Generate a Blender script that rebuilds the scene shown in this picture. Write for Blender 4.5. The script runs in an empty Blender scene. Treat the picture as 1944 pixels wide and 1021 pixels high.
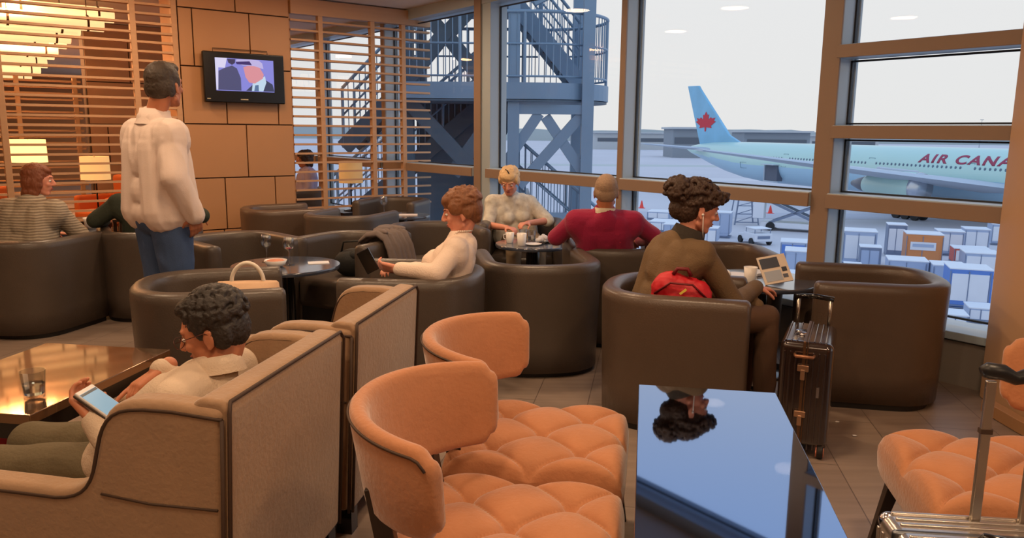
import bpy, bmesh, math, random
from mathutils import Vector, Matrix, Quaternion, noise
random.seed(7)
R = math.radians
scene = bpy.context.scene
COL = scene.collection

# ------------------------------------------------------------------ camera
cd = bpy.data.cameras.new('camera'); cam = bpy.data.objects.new('camera', cd); COL.objects.link(cam)
cd.sensor_width = 36.0; cd.lens = 1480.0/1944.0*36.0; cd.clip_end = 2000
_p = math.atan(260.5/1480.0); _r = R(.55)
fw = Vector((0, math.cos(_p), -math.sin(_p))); r0 = Vector((1, 0, 0)); u0 = Vector((0, math.sin(_p), math.cos(_p)))
rt = r0*math.cos(_r)+u0*math.sin(_r); up = u0*math.cos(_r)-r0*math.sin(_r)
M = Matrix((rt, up, -fw)).transposed().to_4x4(); M.translation = Vector((0, 0, 1.5))
cam.matrix_world = M
scene.camera = cam

# ------------------------------------------------------------------ world: bright overcast sky
w = bpy.data.worlds.new('sky'); scene.world = w; w.use_nodes = True
nt = w.node_tree; nt.nodes.clear()
tc = nt.nodes.new('ShaderNodeTexCoord'); sx = nt.nodes.new('ShaderNodeSeparateXYZ')
cr = nt.nodes.new('ShaderNodeValToRGB'); bg = nt.nodes.new('ShaderNodeBackground'); wo = nt.nodes.new('ShaderNodeOutputWorld')
nt.links.new(tc.outputs['Generated'], sx.inputs[0]); nt.links.new(sx.outputs['Z'], cr.inputs[0])
e = cr.color_ramp.elements
e[0].position = 0.0; e[0].color = (.86, .85, .83, 1)
e[1].position = .9; e[1].color = (.56, .78, 1.15, 1)
n1 = e.new(.22); n1.color = (.88, .87, .86, 1)
n2 = e.new(.45); n2.color = (.70, .84, 1.05, 1)
nt.links.new(cr.outputs[0], bg.inputs[0]); bg.inputs[1].default_value = 1.0
nt.links.new(bg.outputs[0], wo.inputs[0])

# ------------------------------------------------------------------ exposure
vs = scene.view_settings
vs.view_transform = 'Standard'; vs.look = 'None'; vs.exposure = 0.0; vs.gamma = 1.0; vs.use_curve_mapping = False

# ------------------------------------------------------------------ warm ceiling lights: added downlights, pier washer, back-room fill
WARM = (1.0, .68, .42)
def area(name, loc, size, power, col=WARM, rot=(0, 0, 0), sizey=None):
    l = bpy.data.lights.new(name, 'AREA'); l.energy = power; l.size = size; l.color = col
    if sizey: l.shape = 'RECTANGLE'; l.size_y = sizey
    else: l.shape = 'DISK'
    o = bpy.data.objects.new(name, l); o.location = loc; o.rotation_euler = rot; COL.objects.link(o); return o
CEIL = 2.95
DOWN = [(-.5, 1.0), (1.3, 1.5), (-2.2, 1.6), (.6, 3.0), (-1.1, 3.6), (-2.8, 4.2), (.2, 5.4), (-1.6, 6.2), (-3.6, 7.0), (-1.4, 8.0), (-.6, -1.0), (2.0, -.6), (-4.8, 2.6)]
for i, (x, y) in enumerate(DOWN):
    area('added_downlight', (x, y, CEIL-.03), .3, 22)  # added lamps above the view, warming the lounge from overhead
area('column_wall_washer_lamp', (-2.25, 7.0, CEIL-.05), .3, 14, (1, .45, .16), (R(42), 0, R(20)))
for i, (x, y) in enumerate([(-5.5, 8.5), (-7.0, 11.5), (-9.5, 14.5), (-6.0, 13.5), (-9.0, 10.0)]):
    area('back_room_fill', (x, y, CEIL-.05), .6, 105, (1, .45, .18))  # added fill for the warm room, beyond what its chandeliers give

# ------------------------------------------------------------------ helpers
def lin(c):
    return tuple(((v/255)/12.92 if v/255 <= .04045 else ((v/255+.055)/1.055)**2.4) for v in c)
MATS = {}
def mat(name, rgb, rough=.5, metal=0.0, noise_s=0, noise_a=.0, bump=0, bump_s=40, sheen=0, coat=0, spec=.5, emit=None, emit_s=0, sss=0, stretch=None, srgb=True):
    if name in MATS: return MATS[name]
    m = bpy.data.materials.new(name); m.use_nodes = True; t = m.node_tree; b = t.nodes['Principled BSDF']
    c = lin(rgb) if srgb else rgb
    b.inputs['Base Color'].default_value = (*c, 1); b.inputs['Roughness'].default_value = rough
    b.inputs['Metallic'].default_value = metal; b.inputs['Specular IOR Level'].default_value = spec
    if sheen: b.inputs['Sheen Weight'].default_value = sheen; b.inputs['Sheen Roughness'].default_value = .4
    if coat: b.inputs['Coat Weight'].default_value = coat; b.inputs['Coat Roughness'].default_value = .15
    if sss: b.inputs['Subsurface Weight'].default_value = sss; b.inputs['Subsurface Scale'].default_value = .01
    if emit: b.inputs['Emission Color'].default_value = (*lin(emit), 1); b.inputs['Emission Strength'].default_value = emit_s
    if noise_a or bump:
        tco = t.nodes.new('ShaderNodeTexCoord'); mp = t.nodes.new('ShaderNodeMapping')
        t.links.new(tco.outputs['Object'], mp.inputs[0])
        if stretch: mp.inputs['Scale'].default_value = stretch
    if noise_a:
        n = t.nodes.new('ShaderNodeTexNoise'); n.inputs['Scale'].default_value = noise_s; n.inputs['Detail'].default_value = 5
        t.links.new(mp.outputs[0], n.inputs['Vector'])
        mx = t.nodes.new('ShaderNodeMix'); mx.data_type = 'RGBA'
        mx.inputs[6].default_value = (*[v*(1-noise_a) for v in c], 1); mx.inputs[7].default_value = (*[min(1, v*(1+noise_a)) for v in c], 1)
        t.links.new(n.outputs[0], mx.inputs[0]); t.links.new(mx.outputs[2], b.inputs['Base Color'])
    if bump:
        n2 = t.nodes.new('ShaderNodeTexNoise'); n2.inputs['Scale'].default_value = bump_s; n2.inputs['Detail'].default_value = 4
        t.links.new(mp.outputs[0], n2.inputs['Vector'])
        bp = t.nodes.new('ShaderNodeBump'); bp.inputs['Strength'].default_value = bump; bp.inputs['Distance'].default_value = .01
        t.links.new(n2.outputs[0], bp.inputs['Height']); t.links.new(bp.outputs[0], b.inputs['Normal'])
    MATS[name] = m; return m

def glassy(name, tint=(1, 1, 1), refl=.08, rough=.0):
    m = bpy.data.materials.new(name); m.use_nodes = True; t = m.node_tree; t.nodes.clear()
    o = t.nodes.new('ShaderNodeOutputMaterial'); mx = t.nodes.new('ShaderNodeMixShader')
    tr = t.nodes.new('ShaderNodeBsdfTransparent'); gl = t.nodes.new('ShaderNodeBsdfGlossy'); fr = t.nodes.new('ShaderNodeFresnel')
    ge = t.nodes.new('ShaderNodeNewGeometry'); mu = t.nodes.new('ShaderNodeMath'); mu.operation = 'MULTIPLY'; iv = t.nodes.new('ShaderNodeMath'); iv.operation = 'SUBTRACT'; iv.inputs[0].default_value = 1
    t.links.new(ge.outputs['Backfacing'], iv.inputs[1]); t.links.new(iv.outputs[0], mu.inputs[1]); t.links.new(fr.outputs[0], mu.inputs[0])
    fr.inputs[0].default_value = 1.0+refl*6; tr.inputs[0].default_value = (*tint, 1); gl.inputs['Roughness'].default_value = rough
    t.links.new(mu.outputs[0], mx.inputs[0]); t.links.new(tr.outputs[0], mx.inputs[1]); t.links.new(gl.outputs[0], mx.inputs[2])
    t.links.new(mx.outputs[0], o.inputs[0]); MATS[name] = m; return m

def orient(d):
    return Vector(d).normalized().to_track_quat('Z', 'Y')

class MB:
    """collects geometry that becomes ONE mesh object"""
    def __init__(s): s.v = []; s.f = []; s.mi = []; s.cur = 0
    def add(s, vs, fs):
        o = len(s.v); s.v += [tuple(v) for v in vs]; s.f += [tuple(i+o for i in f) for f in fs]; s.mi += [s.cur]*len(fs); return s
    def box(s, c, d, rz=0, q=None):
        q = q or Quaternion((0, 0, 1), rz); c = Vector(c); vs = []
        for sx in (-1, 1):
            for sy in (-1, 1):
                for sz in (-1, 1): vs.append(c+q @ Vector((sx*d[0]/2, sy*d[1]/2, sz*d[2]/2)))
        return s.add(vs, [(0, 1, 3, 2), (4, 6, 7, 5), (0, 4, 5, 1), (2, 3, 7, 6), (0, 2, 6, 4), (1, 5, 7, 3)])
    def beam(s, p0, p1, wd, ht, upv=(0, 0, 1)):
        p0, p1 = Vector(p0), Vector(p1); z = (p1-p0).normalized(); x = z.cross(Vector(upv))
        if x.length < 1e-4: x = Vector((1, 0, 0))
        x.normalize(); y = x.cross(z); vs = []
        for p in (p0, p1):
            for a, b in ((-1, -1), (1, -1), (1, 1), (-1, 1)): vs.append(p+x*a*wd/2+y*b*ht/2)
        return s.add(vs, [(3, 2, 1, 0), (4, 5, 6, 7), (0, 1, 5, 4), (1, 2, 6, 5), (2, 3, 7, 6), (3, 0, 4, 7)])
    def cyl(s, p0, p1, r0, r1=None, n=16):
        r1 = r0 if r1 is None else r1; p0, p1 = Vector(p0), Vector(p1); q = orient(p1-p0); vs = []
        for p, r in ((p0, r0), (p1, r1)):
            for i in range(n):
                a = 2*math.pi*i/n; vs.append(p+q @ Vector((r*math.cos(a), r*math.sin(a), 0)))
        fs = [(i, (i+1) % n, n+(i+1) % n, n+i) for i in range(n)]+[tuple(range(n-1, -1, -1)), tuple(range(n, 2*n))]
        return s.add(vs, fs)
    def capsule(s, p0, p1, r0, r1=None, n=14, k=4):
        r1 = r0 if r1 is None else r1; p0, p1 = Vector(p0), Vector(p1); L = (p1-p0).length
        q = orient(p1-p0) if L > 1e-6 else Quaternion(); prof = []
        for i in range(k+1):
            a = -math.pi/2+math.pi/2*i/k; prof.append((r0*math.cos(a), r0*math.sin(a)))
        for i in range(k+1):
            a = math.pi/2*i/k; prof.append((r1*math.cos(a), L+r1*math.sin(a)))
        return s.lathe(prof, p0, n, q)
    def lathe(s, prof, c=(0, 0, 0), n=24, q=None, sc=(1, 1)):
        c = Vector(c); q = q or Quaternion(); vs = []; fs = []; m = len(prof)
        for r, z in prof:
            for i in range(n):
                a = 2*math.pi*i/n; vs.append(c+q @ Vector((max(r, 1e-5)*math.cos(a)*sc[0], max(r, 1e-5)*math.sin(a)*sc[1], z)))
        for j in range(m-1):
            for i in range(n): fs.append((j*n+i, j*n+(i+1) % n, (j+1)*n+(i+1) % n, (j+1)*n+i))
        fs.append(tuple(range(n-1, -1, -1))); fs.append(tuple(range((m-1)*n, m*n)))
        return s.add(vs, fs)
    def ell(s, c, r, q=None, n=18, k=12):
        prof = [(math.sin(math.pi*i/k), -math.cos(math.pi*i/k)) for i in range(k+1)]
        q = q or Quaternion(); c = Vector(c); vs = []; fs = []
        for pr, pz in prof:
            for i in range(n):
                a = 2*math.pi*i/n; vs.append(c+q @ Vector((max(pr, 1e-4)*math.cos(a)*r[0], max(pr, 1e-4)*math.sin(a)*r[1], pz*r[2])))
        for j in range(k):
            for i in range(n): fs.append((j*n+i, j*n+(i+1) % n, (j+1)*n+(i+1) % n, (j+1)*n+i))
        fs.append(tuple(range(n-1, -1, -1))); fs.append(tuple(range(k*n, (k+1)*n)))
        return s.add(vs, fs)
    def tube(s, pts, r, n=10, closed=False):
        pts = [Vector(p) for p in pts]; m = len(pts); vs = []; fs = []; prev = None
        for j, p in enumerate(pts):
            if closed: d = pts[(j+1) % m]-pts[j-1]
            else: d = pts[min(j+1, m-1)]-pts[max(j-1, 0)]
            d.normalize()
            if prev is None:
                x = d.cross(Vector((0, 0, 1)));
                if x.length < .05: x = d.cross(Vector((1, 0, 0)))
            else: x = prev-d*prev.dot(d)
            x.normalize(); prev = x; y = d.cross(x); rr = r[j] if isinstance(r, (list, tuple)) else r
            for i in range(n):
                a = 2*math.pi*i/n; vs.append(p+(x*math.cos(a)+y*math.sin(a))*rr)
        for j in range(m if closed else m-1):
            k = (j+1) % m
            for i in range(n): fs.append((j*n+i, j*n+(i+1) % n, k*n+(i+1) % n, k*n+i))
        if not closed: fs.append(tuple(range(n-1, -1, -1))); fs.append(tuple(range((m-1)*n, m*n)))
        return s.add(vs, fs)
    def prism(s, poly, f0, f1):
        """poly list of 2D; f0/f1 map a 2D point to 3D for the two faces"""
        n = len(poly); vs = [Vector(f0(*p)) for p in poly]+[Vector(f1(*p)) for p in poly]
        fs = [tuple(range(n-1, -1, -1)), tuple(range(n, 2*n))]+[(i, (i+1) % n, n+(i+1) % n, n+i) for i in range(n)]
        return s.add(vs, fs)
    def rings(s, rings, closed_ring=True, cap=True):
        n = len(rings[0]); vs = [p for r in rings for p in r]; fs = []
        for j in range(len(rings)-1):
            for i in range(n if closed_ring else n-1): fs.append((j*n+i, j*n+(i+1) % n, (j+1)*n+(i+1) % n, (j+1)*n+i))
        if cap and closed_ring: fs.append(tuple(range(n-1, -1, -1))); fs.append(tuple(range((len(rings)-1)*n, len(rings)*n)))
        return s.add(vs, fs)
    def mesh(s, name, mats, smooth=True):
        me = bpy.data.meshes.new(name); me.from_pydata(s.v, [], s.f)
        for m in (mats if isinstance(mats, (list, tuple)) else [mats]): me.materials.append(m)
        if any(s.mi): me.polygons.foreach_set('material_index', s.mi)
        bm = bmesh.new(); bm.from_mesh(me); bmesh.ops.recalc_face_normals(bm, faces=bm.faces); bm.to_mesh(me); bm.free()
        if smooth: me.shade_smooth()
        return me
    def build(s, name, mats, parent=None, smooth=False, bevel=0, seg=2, loc=None, rz=0, auto=None):
        o = bpy.data.objects.new(name, s.mesh(name, mats, smooth or bevel > 0)); COL.objects.link(o)
        if parent: o.parent = parent
        if loc is not None: o.location = loc
        if rz: o.rotation_euler = (0, 0, rz)
        if bevel:
            b = o.modifiers.new('bevel', 'BEVEL'); b.width = bevel; b.segments = seg; b.limit_method = 'ANGLE'; b.angle_limit = R(35)
            b.harden_normals = True
        elif smooth and auto:
            b = o.modifiers.new('edges', 'EDGE_SPLIT'); b.split_angle = R(auto)
        return o

def tag(o, label=None, cat=None, group=None, kind=None):
    if label: o['label'] = label
    if cat: o['category'] = cat
    if group: o['group'] = group
    if kind: o['kind'] = kind
    return o
def thing(name, label, cat, loc=(0, 0, 0), rz=0, group=None, kind=None):
    o = bpy.data.objects.new(name, None); COL.objects.link(o); o.location = loc; o.rotation_euler = (0, 0, rz); o.empty_display_size = .05
    return tag(o, label, cat, group, kind)
def dup(root, loc, rz=0, label=None, group=None, scale=None):
    def cp(o, par):
        c = o.copy(); COL.objects.link(c); c.parent = par
        for k in o.children: cp(k, c)
        return c
    r = cp(root, None); r.location = loc; r.rotation_euler = (0, 0, rz)
    if label: r['label'] = label
    if group: r['group'] = group
    if scale: r.scale = scale
    return r
def struct(o): o['kind'] = 'structure'; return o

# ------------------------------------------------------------------ materials
leather = mat('brown_leather', (88, 72, 60), .33, noise_s=6, noise_a=.12, bump=.12, bump_s=120, spec=.55)
leather_d = mat('dark_leather', (82, 72, 64), .36, noise_s=6, noise_a=.12, bump=.12, bump_s=120)
plinth_m = mat('black_plinth', (24, 20, 18), .5)
velvet = mat('tan_velvet', (182, 122, 82), .85, noise_s=14, noise_a=.12, bump=.25, bump_s=60, sheen=.5)
velvet_w = mat('wing_velvet', (158, 126, 96), .85, noise_s=9, noise_a=.13, bump=.25, bump_s=60, sheen=.5)
piping_m = mat('dark_piping', (66, 46, 32), .7)
darkwood = mat('dark_wood', (38, 24, 16), .35, noise_s=8, noise_a=.3, stretch=(1, 1, .1))
black_gloss = mat('black_gloss', (20, 18, 18), .12, spec=.6)
tabletop_m = mat('smoked_tabletop', (60, 68, 84), .10, spec=.9, coat=.6)
chrome = mat('chrome', (200, 200, 205), .18, metal=1)
alu = mat('brushed_aluminium', (190, 182, 170), .3, metal=1)
white_c = mat('white_china', (235, 230, 225), .25)
frame_m = mat('window_frame_paint', (172, 186, 194), .35); cap_m = mat('brown_inner_cap', (150, 126, 108), .45)  # brown strip for room-facing sides, bluish grey for the rest
glass_m = glassy('clear_glass', (.96, .98, .99), .05)
pane_m = glassy('window_glass', (.965, .975, .985), .035)
wood_slat = mat('pale_wood_slats', (186, 146, 110), .5, noise_s=5, noise_a=.15, stretch=(.2, .2, 4))
panel_m = mat('tan_wall_panel', (176, 132, 92), .5, noise_s=3, noise_a=.05)
joint_m = mat('panel_joint', (60, 40, 26), .8)

# ------------------------------------------------------------------ architecture grid
W0 = Vector((2.155, 5.32, 0)); WD = Vector((-.605, .796, 0)).normalized(); WN = Vector((.796, .605, 0)).normalized()  # along window, outward
AW = math.atan2(WD.y, WD.x)
def WP(s, n=0, z=0): return W0+WD*s+WN*n+Vector((0, 0, z))

# floor (plank tiles) -------------------------------------------------------
def floor_mat():
    m = bpy.data.materials.new('floor_tiles'); m.use_nodes = True; t = m.node_tree; b = t.nodes['Principled BSDF']
    tco = t.nodes.new('ShaderNodeTexCoord'); mp = t.nodes.new('ShaderNodeMapping'); mp.inputs['Rotation'].default_value = (0, 0, R(-80))
    br = t.nodes.new('ShaderNodeTexBrick'); br.offset = .5; br.inputs['Scale'].default_value = 1.0
    br.inputs['Brick Width'].default_value = 1.2; br.inputs['Row Height'].default_value = .3; br.inputs['Mortar Size'].default_value = .0025
    br.inputs['Color1'].default_value = (*lin((170, 150, 134)), 1); br.inputs['Color2'].default_value = (*lin((160, 140, 126)), 1); br.inputs['Mortar'].default_value = (*lin((116, 100, 90)), 1)
    n = t.nodes.new('ShaderNodeTexNoise'); n.inputs['Scale'].default_value = 3; n.inputs['Detail'].default_value = 8
    mp2 = t.nodes.new('ShaderNodeMapping'); mp2.inputs['Rotation'].default_value = (0, 0, R(-80)); mp2.inputs['Scale'].default_value = (.6, 7, 1)
    mx = t.nodes.new('ShaderNodeMix'); mx.data_type = 'RGBA'; mx.blend_type = 'MULTIPLY'; mx.inputs[0].default_value = .5
    t.links.new(tco.outputs['Object'], mp.inputs[0]); t.links.new(mp.outputs[0], br.inputs['Vector'])
    t.links.new(tco.outputs['Object'], mp2.inputs[0]); t.links.new(mp2.outputs[0], n.inputs['Vector'])
    t.links.new(br.outputs[0], mx.inputs[6]); t.links.new(n.outputs[0], mx.inputs[7]); t.links.new(mx.outputs[2], b.inputs['Base Color'])
    b.inputs['Roughness'].default_value = .38
    return m
a = WP(-12); bpt = WP(22)
poly = [(-16, -4), (a.x, -4), (a.x, a.y), (bpt.x, bpt.y), (-16, 23)]
poly = [p for p in poly]
fl = MB(); fl.prism(poly, lambda x, y: (x, y, 0), lambda x, y: (x, y, -.2)); struct(fl.build('floor', floor_mat()))
ce = MB(); ce.prism(poly, lambda x, y: (x, y, CEIL), lambda x, y: (x, y, CEIL+.2)); struct(ce.build('ceiling', mat('ceiling_paint', (214, 196, 176), .8)))
wall_m = mat('warm_wall', (200, 158, 120), .8)
def wall(name, p0, p1, z0=0, z1=CEIL, th=.15, m=None):
    p0, p1 = Vector((*p0, 0)), Vector((*p1, 0)); b = MB(); b.beam(p0+Vector((0, 0, (z0+z1)/2)), p1+Vector((0, 0, (z0+z1)/2)), th, z1-z0); return struct(b.build(name, m or wall_m))
wall('wall_back', (-16, -4), (a.x, -4)); wall('wall_left', (-16, -4), (-16, 23)); wall('wall_far', (-16, 22.9), (bpt.x, 22.9)); wall('wall_right', (a.x, -4), (a.x, a.y))

# curtain wall: bays between mullions --------------------------------------
SILL = .33; TZ = 1.06
knee = MB(); c = WP(5, .14, SILL/2-.03); knee.box(c, (34, .28, SILL-.06), AW)
struct(knee.build('wall_window', mat('knee_wall', (150, 142, 132), .7)))
sl = MB(); sl.box(WP(5, .13, SILL-.02), (34, .34, .05), AW); struct(sl.build('trim_1', frame_m, bevel=.006))
hd = MB(); hd.box(WP(5, .14, CEIL-.06), (34, .28, .12), AW); struct(hd.build('trim_2', frame_m))
MULL = [(-1.22, .2), (.06, .13), (2.0, .06), (4.2, .12), (6.35, .09), (8.45, .09), (10.6, .09), (12.8, .09)]
for i, (s_, wd) in enumerate(MULL):
    m_ = MB(); m_.box(WP(s_, .09, CEIL/2), (wd, .18, CEIL), AW); m_.box(WP(s_, .185, CEIL/2), (wd+.03, .03, CEIL), AW)
    if i == 3:
        m_.box(WP(s_-.1, .12, CEIL/2), (.22, .22, CEIL), AW)
    mo_ = struct(m_.build('trim_%d' % (i+3), frame_m, bevel=.006))
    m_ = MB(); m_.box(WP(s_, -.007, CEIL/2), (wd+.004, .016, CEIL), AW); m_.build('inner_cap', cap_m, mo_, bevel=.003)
dark_gasket = mat('gasket', (40, 44, 50), .6)
for i in range(len(MULL)-1):
    s0 = MULL[i][0]+MULL[i][1]/2; s1 = MULL[i+1][0]-MULL[i+1][1]/2; L = s1-s0; mid = (s0+s1)/2
    if i == 2: s1 -= .15; L = s1-s0; mid = (s0+s1)/2
    wn = thing('window_%d' % (i+1), None, None, WP(mid, -.06), AW, kind='structure')
    t_ = MB(); t_.box((0, -.12, TZ), (L, .2, .1))
    zs = [SILL, TZ]
    if i == 0:
        for z in (1.52, 2.04): t_.box((0, -.12, z), (L, .2, .085)); zs.append(z)
    t_.build('transom', frame_m, wn, bevel=.006)
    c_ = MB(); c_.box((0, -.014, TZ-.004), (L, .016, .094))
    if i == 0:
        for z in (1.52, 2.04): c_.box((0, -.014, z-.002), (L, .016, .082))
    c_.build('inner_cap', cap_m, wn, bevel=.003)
    zs.append(CEIL-.1)
    g_ = MB()
    for z0, z1 in zip(zs, zs[1:]):
        for zz in (z0+.055, z1-.055): g_.box((0, -.2, zz), (L-.0, .02, .012))
        for xx in (-L/2+.006, L/2-.006): g_.box((xx, -.2, (z0+z1)/2), (.012, .02, z1-z0-.1))
    g_.build('gasket', dark_gasket, wn)
    p_ = MB()
    for z0, z1 in zip(zs, zs[1:]): p_.box((0, -.2, (z0+z1)/2), (L-.01, .008, z1-z0-.08))
    p_.build('pane', pane_m, wn)

# clad column at right foreground -------------------------------------------
cc = MB(); cc.prism([(2.68, 3.72), (2.68, 4.1), (2.74, 4.37), (3.15, 4.3), (3.6, 3.6), (3.4, 3.2), (2.71, 3.1)], lambda x, y: (x, y, 0), lambda x, y: (x, y, CEIL))
struct(cc.build('wall_column', mat('column_panel', (206, 164, 124), .5), bevel=.01))
cb = MB(); cb.prism([(2.6, 3.8), (2.6, 4.12), (2.66, 4.12), (2.66, 3.72), (2.71, 3.1), (2.66, 3.1)], lambda x, y: (x, y, .002), lambda x, y: (x, y, .07))
struct(cb.build('baseboard_right', panel_m, bevel=.004))

# panel-clad pier with television, line of the louvred screens --------------
PD = Vector((.796, .605, 0)).normalized(); PN = Vector((.605, -.796, 0)).normalized(); AP = math.atan2(PD.y, PD.x)
P0 = Vector((-2.95, 8.65, 0))
def line_hit(r, base=P0, d=PD):   # parameter along the screen line seen at slope r = x/y
    return (base.x-r*base.y)/(r*d.y-d.x)
sA, sB = line_hit(-.4165), line_hit(-.279)
Lp = sB-sA; pc = P0+PD*(sA+sB)/2
pier = MB(); pier.box(pc-PN*.3+Vector((0, 0, CEIL/2)), (Lp, .6, CEIL), AP)
struct(pier.build('wall_pier', joint_m))
pan = MB(); rows = [0, .42, .98, 1.55, 2.14, 2.72, CEIL]
cuts = [[.3], [.33, .8], [.55], [.38, .86], [.12, .62], [.5]]
for k in range(6):
    xs = [0]+[c_*Lp for c_ in cuts[k]]+[Lp]
    for x0, x1 in zip(xs, xs[1:]):
        z0, z1 = rows[k], rows[k+1]
        pan.box(pc+PD*((x0+x1)/2-Lp/2)+PN*.012+Vector((0, 0, (z0+z1)/2)), (x1-x0-.012, .03, z1-z0-.012), AP)
for x_, n_ in ((-1, 0), (1, 0)):
    pan.box(pc+PD*(x_*(Lp/2+.008))-PN*.3+Vector((0, 0, CEIL/2)), (.016, .6, CEIL), AP)
struct(pan.build('trim_20', panel_m, bevel=.003))

# TV ---------------------------------------------------------------------------
tvp = pc+PD*(.03*Lp)+PN*.11
tv = thing('television', 'black wall-mounted flat television showing a man in a cap', 'television', (tvp.x, tvp.y, 2.035), AP)
b = MB(); b.box((0, 0, 0), (.86, .06, .52)); b.build('housing', mat('tv_black', (16, 15, 15), .25), tv, bevel=.012)
b = MB(); b.box((0, .06, .02), (.3, .12, .2)); b.box((0, .1, .02), (.4, .02, .3)); b.build('wall_bracket', black_gloss, tv)
b = MB(); b.tube([(-.3, .06, .26), (-.3, .06, .3), (.28, .06, .3), (.28, .06, .26)], .004); b.build('cable', piping_m, tv)
def emi(name, c, s=1.0): return mat(name, (10, 10, 10), .3, emit=c, emit_s=s)
scr_w, scr_h = .62, .335
b = MB(); b.box((0, -.031, .03), (scr_w, .004, scr_h)); scr = b.build('screen', emi('screen_bg', (140, 140, 225), .9), tv)
def scrpoly(name, pts, c, k):
    q = MB(); q.prism(pts, lambda x, y: (x*scr_w-scr_w/2, -.0332-k*.0006, .03-(y-.5)*scr_h), lambda x, y: (x*scr_w-scr_w/2, -.0336-k*.0006, .03-(y-.5)*scr_h)); q.build(name, emi('scr_'+name+str(k), c, .9), scr)
scrpoly('picture_white', [(.0, .0), (.2, .0), (.16, .3), (.05, .3), (.03, .98), (0, .98)], (225, 220, 250), 0)
scrpoly('picture_jacket', [(.03, .98), (.05, .4), (.16, .3), (.28, .22), (.36, .3), (.42, .6), (.42, .98)], (78, 80, 120), 1)
scrpoly('picture_hair', [(.2, .02), (.34, .02), (.33, .14), (.28, .2), (.22, .14)], (60, 55, 90), 2)
scrpoly('picture_suit', [(.5, .98), (.62, .78), (.85, .62), (.97, .75), (1, .98)], (60, 66, 96), 1)
scrpoly('picture_shirt', [(.6, .98), (.62, .74), (.84, .5), (.86, .7), (.8, .98)], (200, 225, 245), 2)
scrpoly('picture_face', [(.47, .25), (.55, .2), (.74, .2), (.82, .45), (.8, .58), (.66, .74), (.56, .72), (.5, .55)], (225, 150, 160), 3)
scrpoly('picture_cap', [(.36, .02), (.6, 0), (.74, .02), (.8, .1), (.82, .28), (.66, .2), (.46, .2), (.34, .12)], (196, 186, 235), 4)
scrpoly('picture_brim', [(.34, .1), (.58, .06), (.62, .18), (.36, .17)], (58, 44, 110), 5)
scrpoly('picture_tie', [(.64, .98), (.66, .8), (.72, .78), (.72, .98)], (90, 120, 160), 5)
for x_, w_ in ((-.02, .08), (-.39, .035)): b = MB(); b.box((x_, -.032, -.223), (w_, .003, .01)); b.build('badge', mat('badge_grey', (190, 180, 150), .4), tv)

# louvred screens -----------------------------------------------------------------
def screen(label, s0, s1, posts, z0, z1, pitch, base=P0, d=PD, n=PN, header=True, grp='slatted timber screens'):
    mid = base+d*(s0+s1)/2; L = abs(s1-s0); an = math.atan2(d.y, d.x)
    t = thing('louvered_screen', label, 'screen', (mid.x, mid.y, 0), an)
    if header: f = MB(); f.box((0, 0, CEIL-.1), (L, .1, .17)); f.build('header', wood_slat, t, bevel=.004)
    for px_ in posts: f = MB(); f.box((px_, 0, z1/2), (.055, .07, z1)); f.build('post', wood_slat, t, bevel=.004)
    s_ = MB(); z = z0+.05
    while z < z1-.06:
        s_.box((0, 0, z), (L, .06, .022), q=Quaternion((1, 0, 0), R(-3))); z += pitch
    s_.build('slats', wood_slat, t)
    return t
s_r1 = line_hit(-.106)
Lr = s_r1-sB
screen('slatted timber screen right of the television wall, daylight behind', sB+.01, s_r1, [-Lr/2+.36*Lr*.55, -Lr/2+.56*Lr, -Lr/2+.79*Lr], .55, CEIL-.12, .105)
s_l0 = line_hit(-.80)
Ll = sA-s_l0
screen('slatted timber screen left of the television wall, warm room behind', s_l0, sA-.01, [Ll/2-.03, Ll/2-.42, -Ll/2+.9], .55, CEIL-.02, .092, header=False)
# second clad wall and a screen in the warm room
P2 = Vector((-6.1, 11.35, 0))
w2 = MB(); c2 = P2+PD*.95; w2.box(c2+Vector((0, 0, CEIL/2)), (1.9, .3, CEIL), AP); struct(w2.build('wall_inner', joint_m))
pn2 = MB()
for k in range(6):
    xs = [0]+[c_*1.9 for c_ in cuts[(k+2) % 6]]+[1.9]
    for x0, x1 in zip(xs, xs[1:]):
        pn2.box(c2+PD*((x0+x1)/2-.95)+PN*.16+Vector((0, 0, (rows[k]+rows[k+1])/2)), (x1-x0-.014, .03, rows[k+1]-rows[k]-.014), AP)
struct(pn2.build('trim_21', panel_m))
screen('slatted timber screen deeper in the warm room, seen through the nearer one', -3.3, -.05, [1.55, .85, -.6, -1.55], .3, 2.2, .085, base=P2, header=False)


# ================================================================== FURNITURE
GRID = R(80)     # facing of things that look towards the left long table
def sweep_band(mb, path, sect, endcap=.02):
    """path: (pos, outward normal); sect(t) -> list of (u, z)"""
    n = len(path); rings = []
    def ring(p, nn, sc, t, shift=Vector((0, 0, 0))):
        s_ = sect(t); uc = sum(q[0] for q in s_)/len(s_); zc = (min(q[1] for q in s_)+max(q[1] for q in s_))/2; hz = max(q[1] for q in s_)-zc
        out = []
        for u, z in s_:
            uu = uc+(u-uc)*sc; zz = zc+(z-zc)*(1-(1-sc)*.045/max(hz, .05))
            out.append(p+nn*uu+Vector((0, 0, zz))+shift)
        return out
    d0 = (path[0][0]-path[1][0]).normalized(); d1 = (path[-1][0]-path[-2][0]).normalized()
    for k in (3, 2, 1): rings.append(ring(path[0][0], path[0][1], math.cos(k/3*math.pi/2*.85), 0, d0*endcap*math.sin(k/3*math.pi/2)))
    for i, (p, nn) in enumerate(path): rings.append(ring(p, nn, 1, i/(n-1)))
    for k in (1, 2, 3): rings.append(ring(path[-1][0], path[-1][1], math.cos(k/3*math.pi/2*.85), 1, d1*endcap*math.sin(k/3*math.pi/2)))
    mb.rings(rings); return mb

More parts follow.
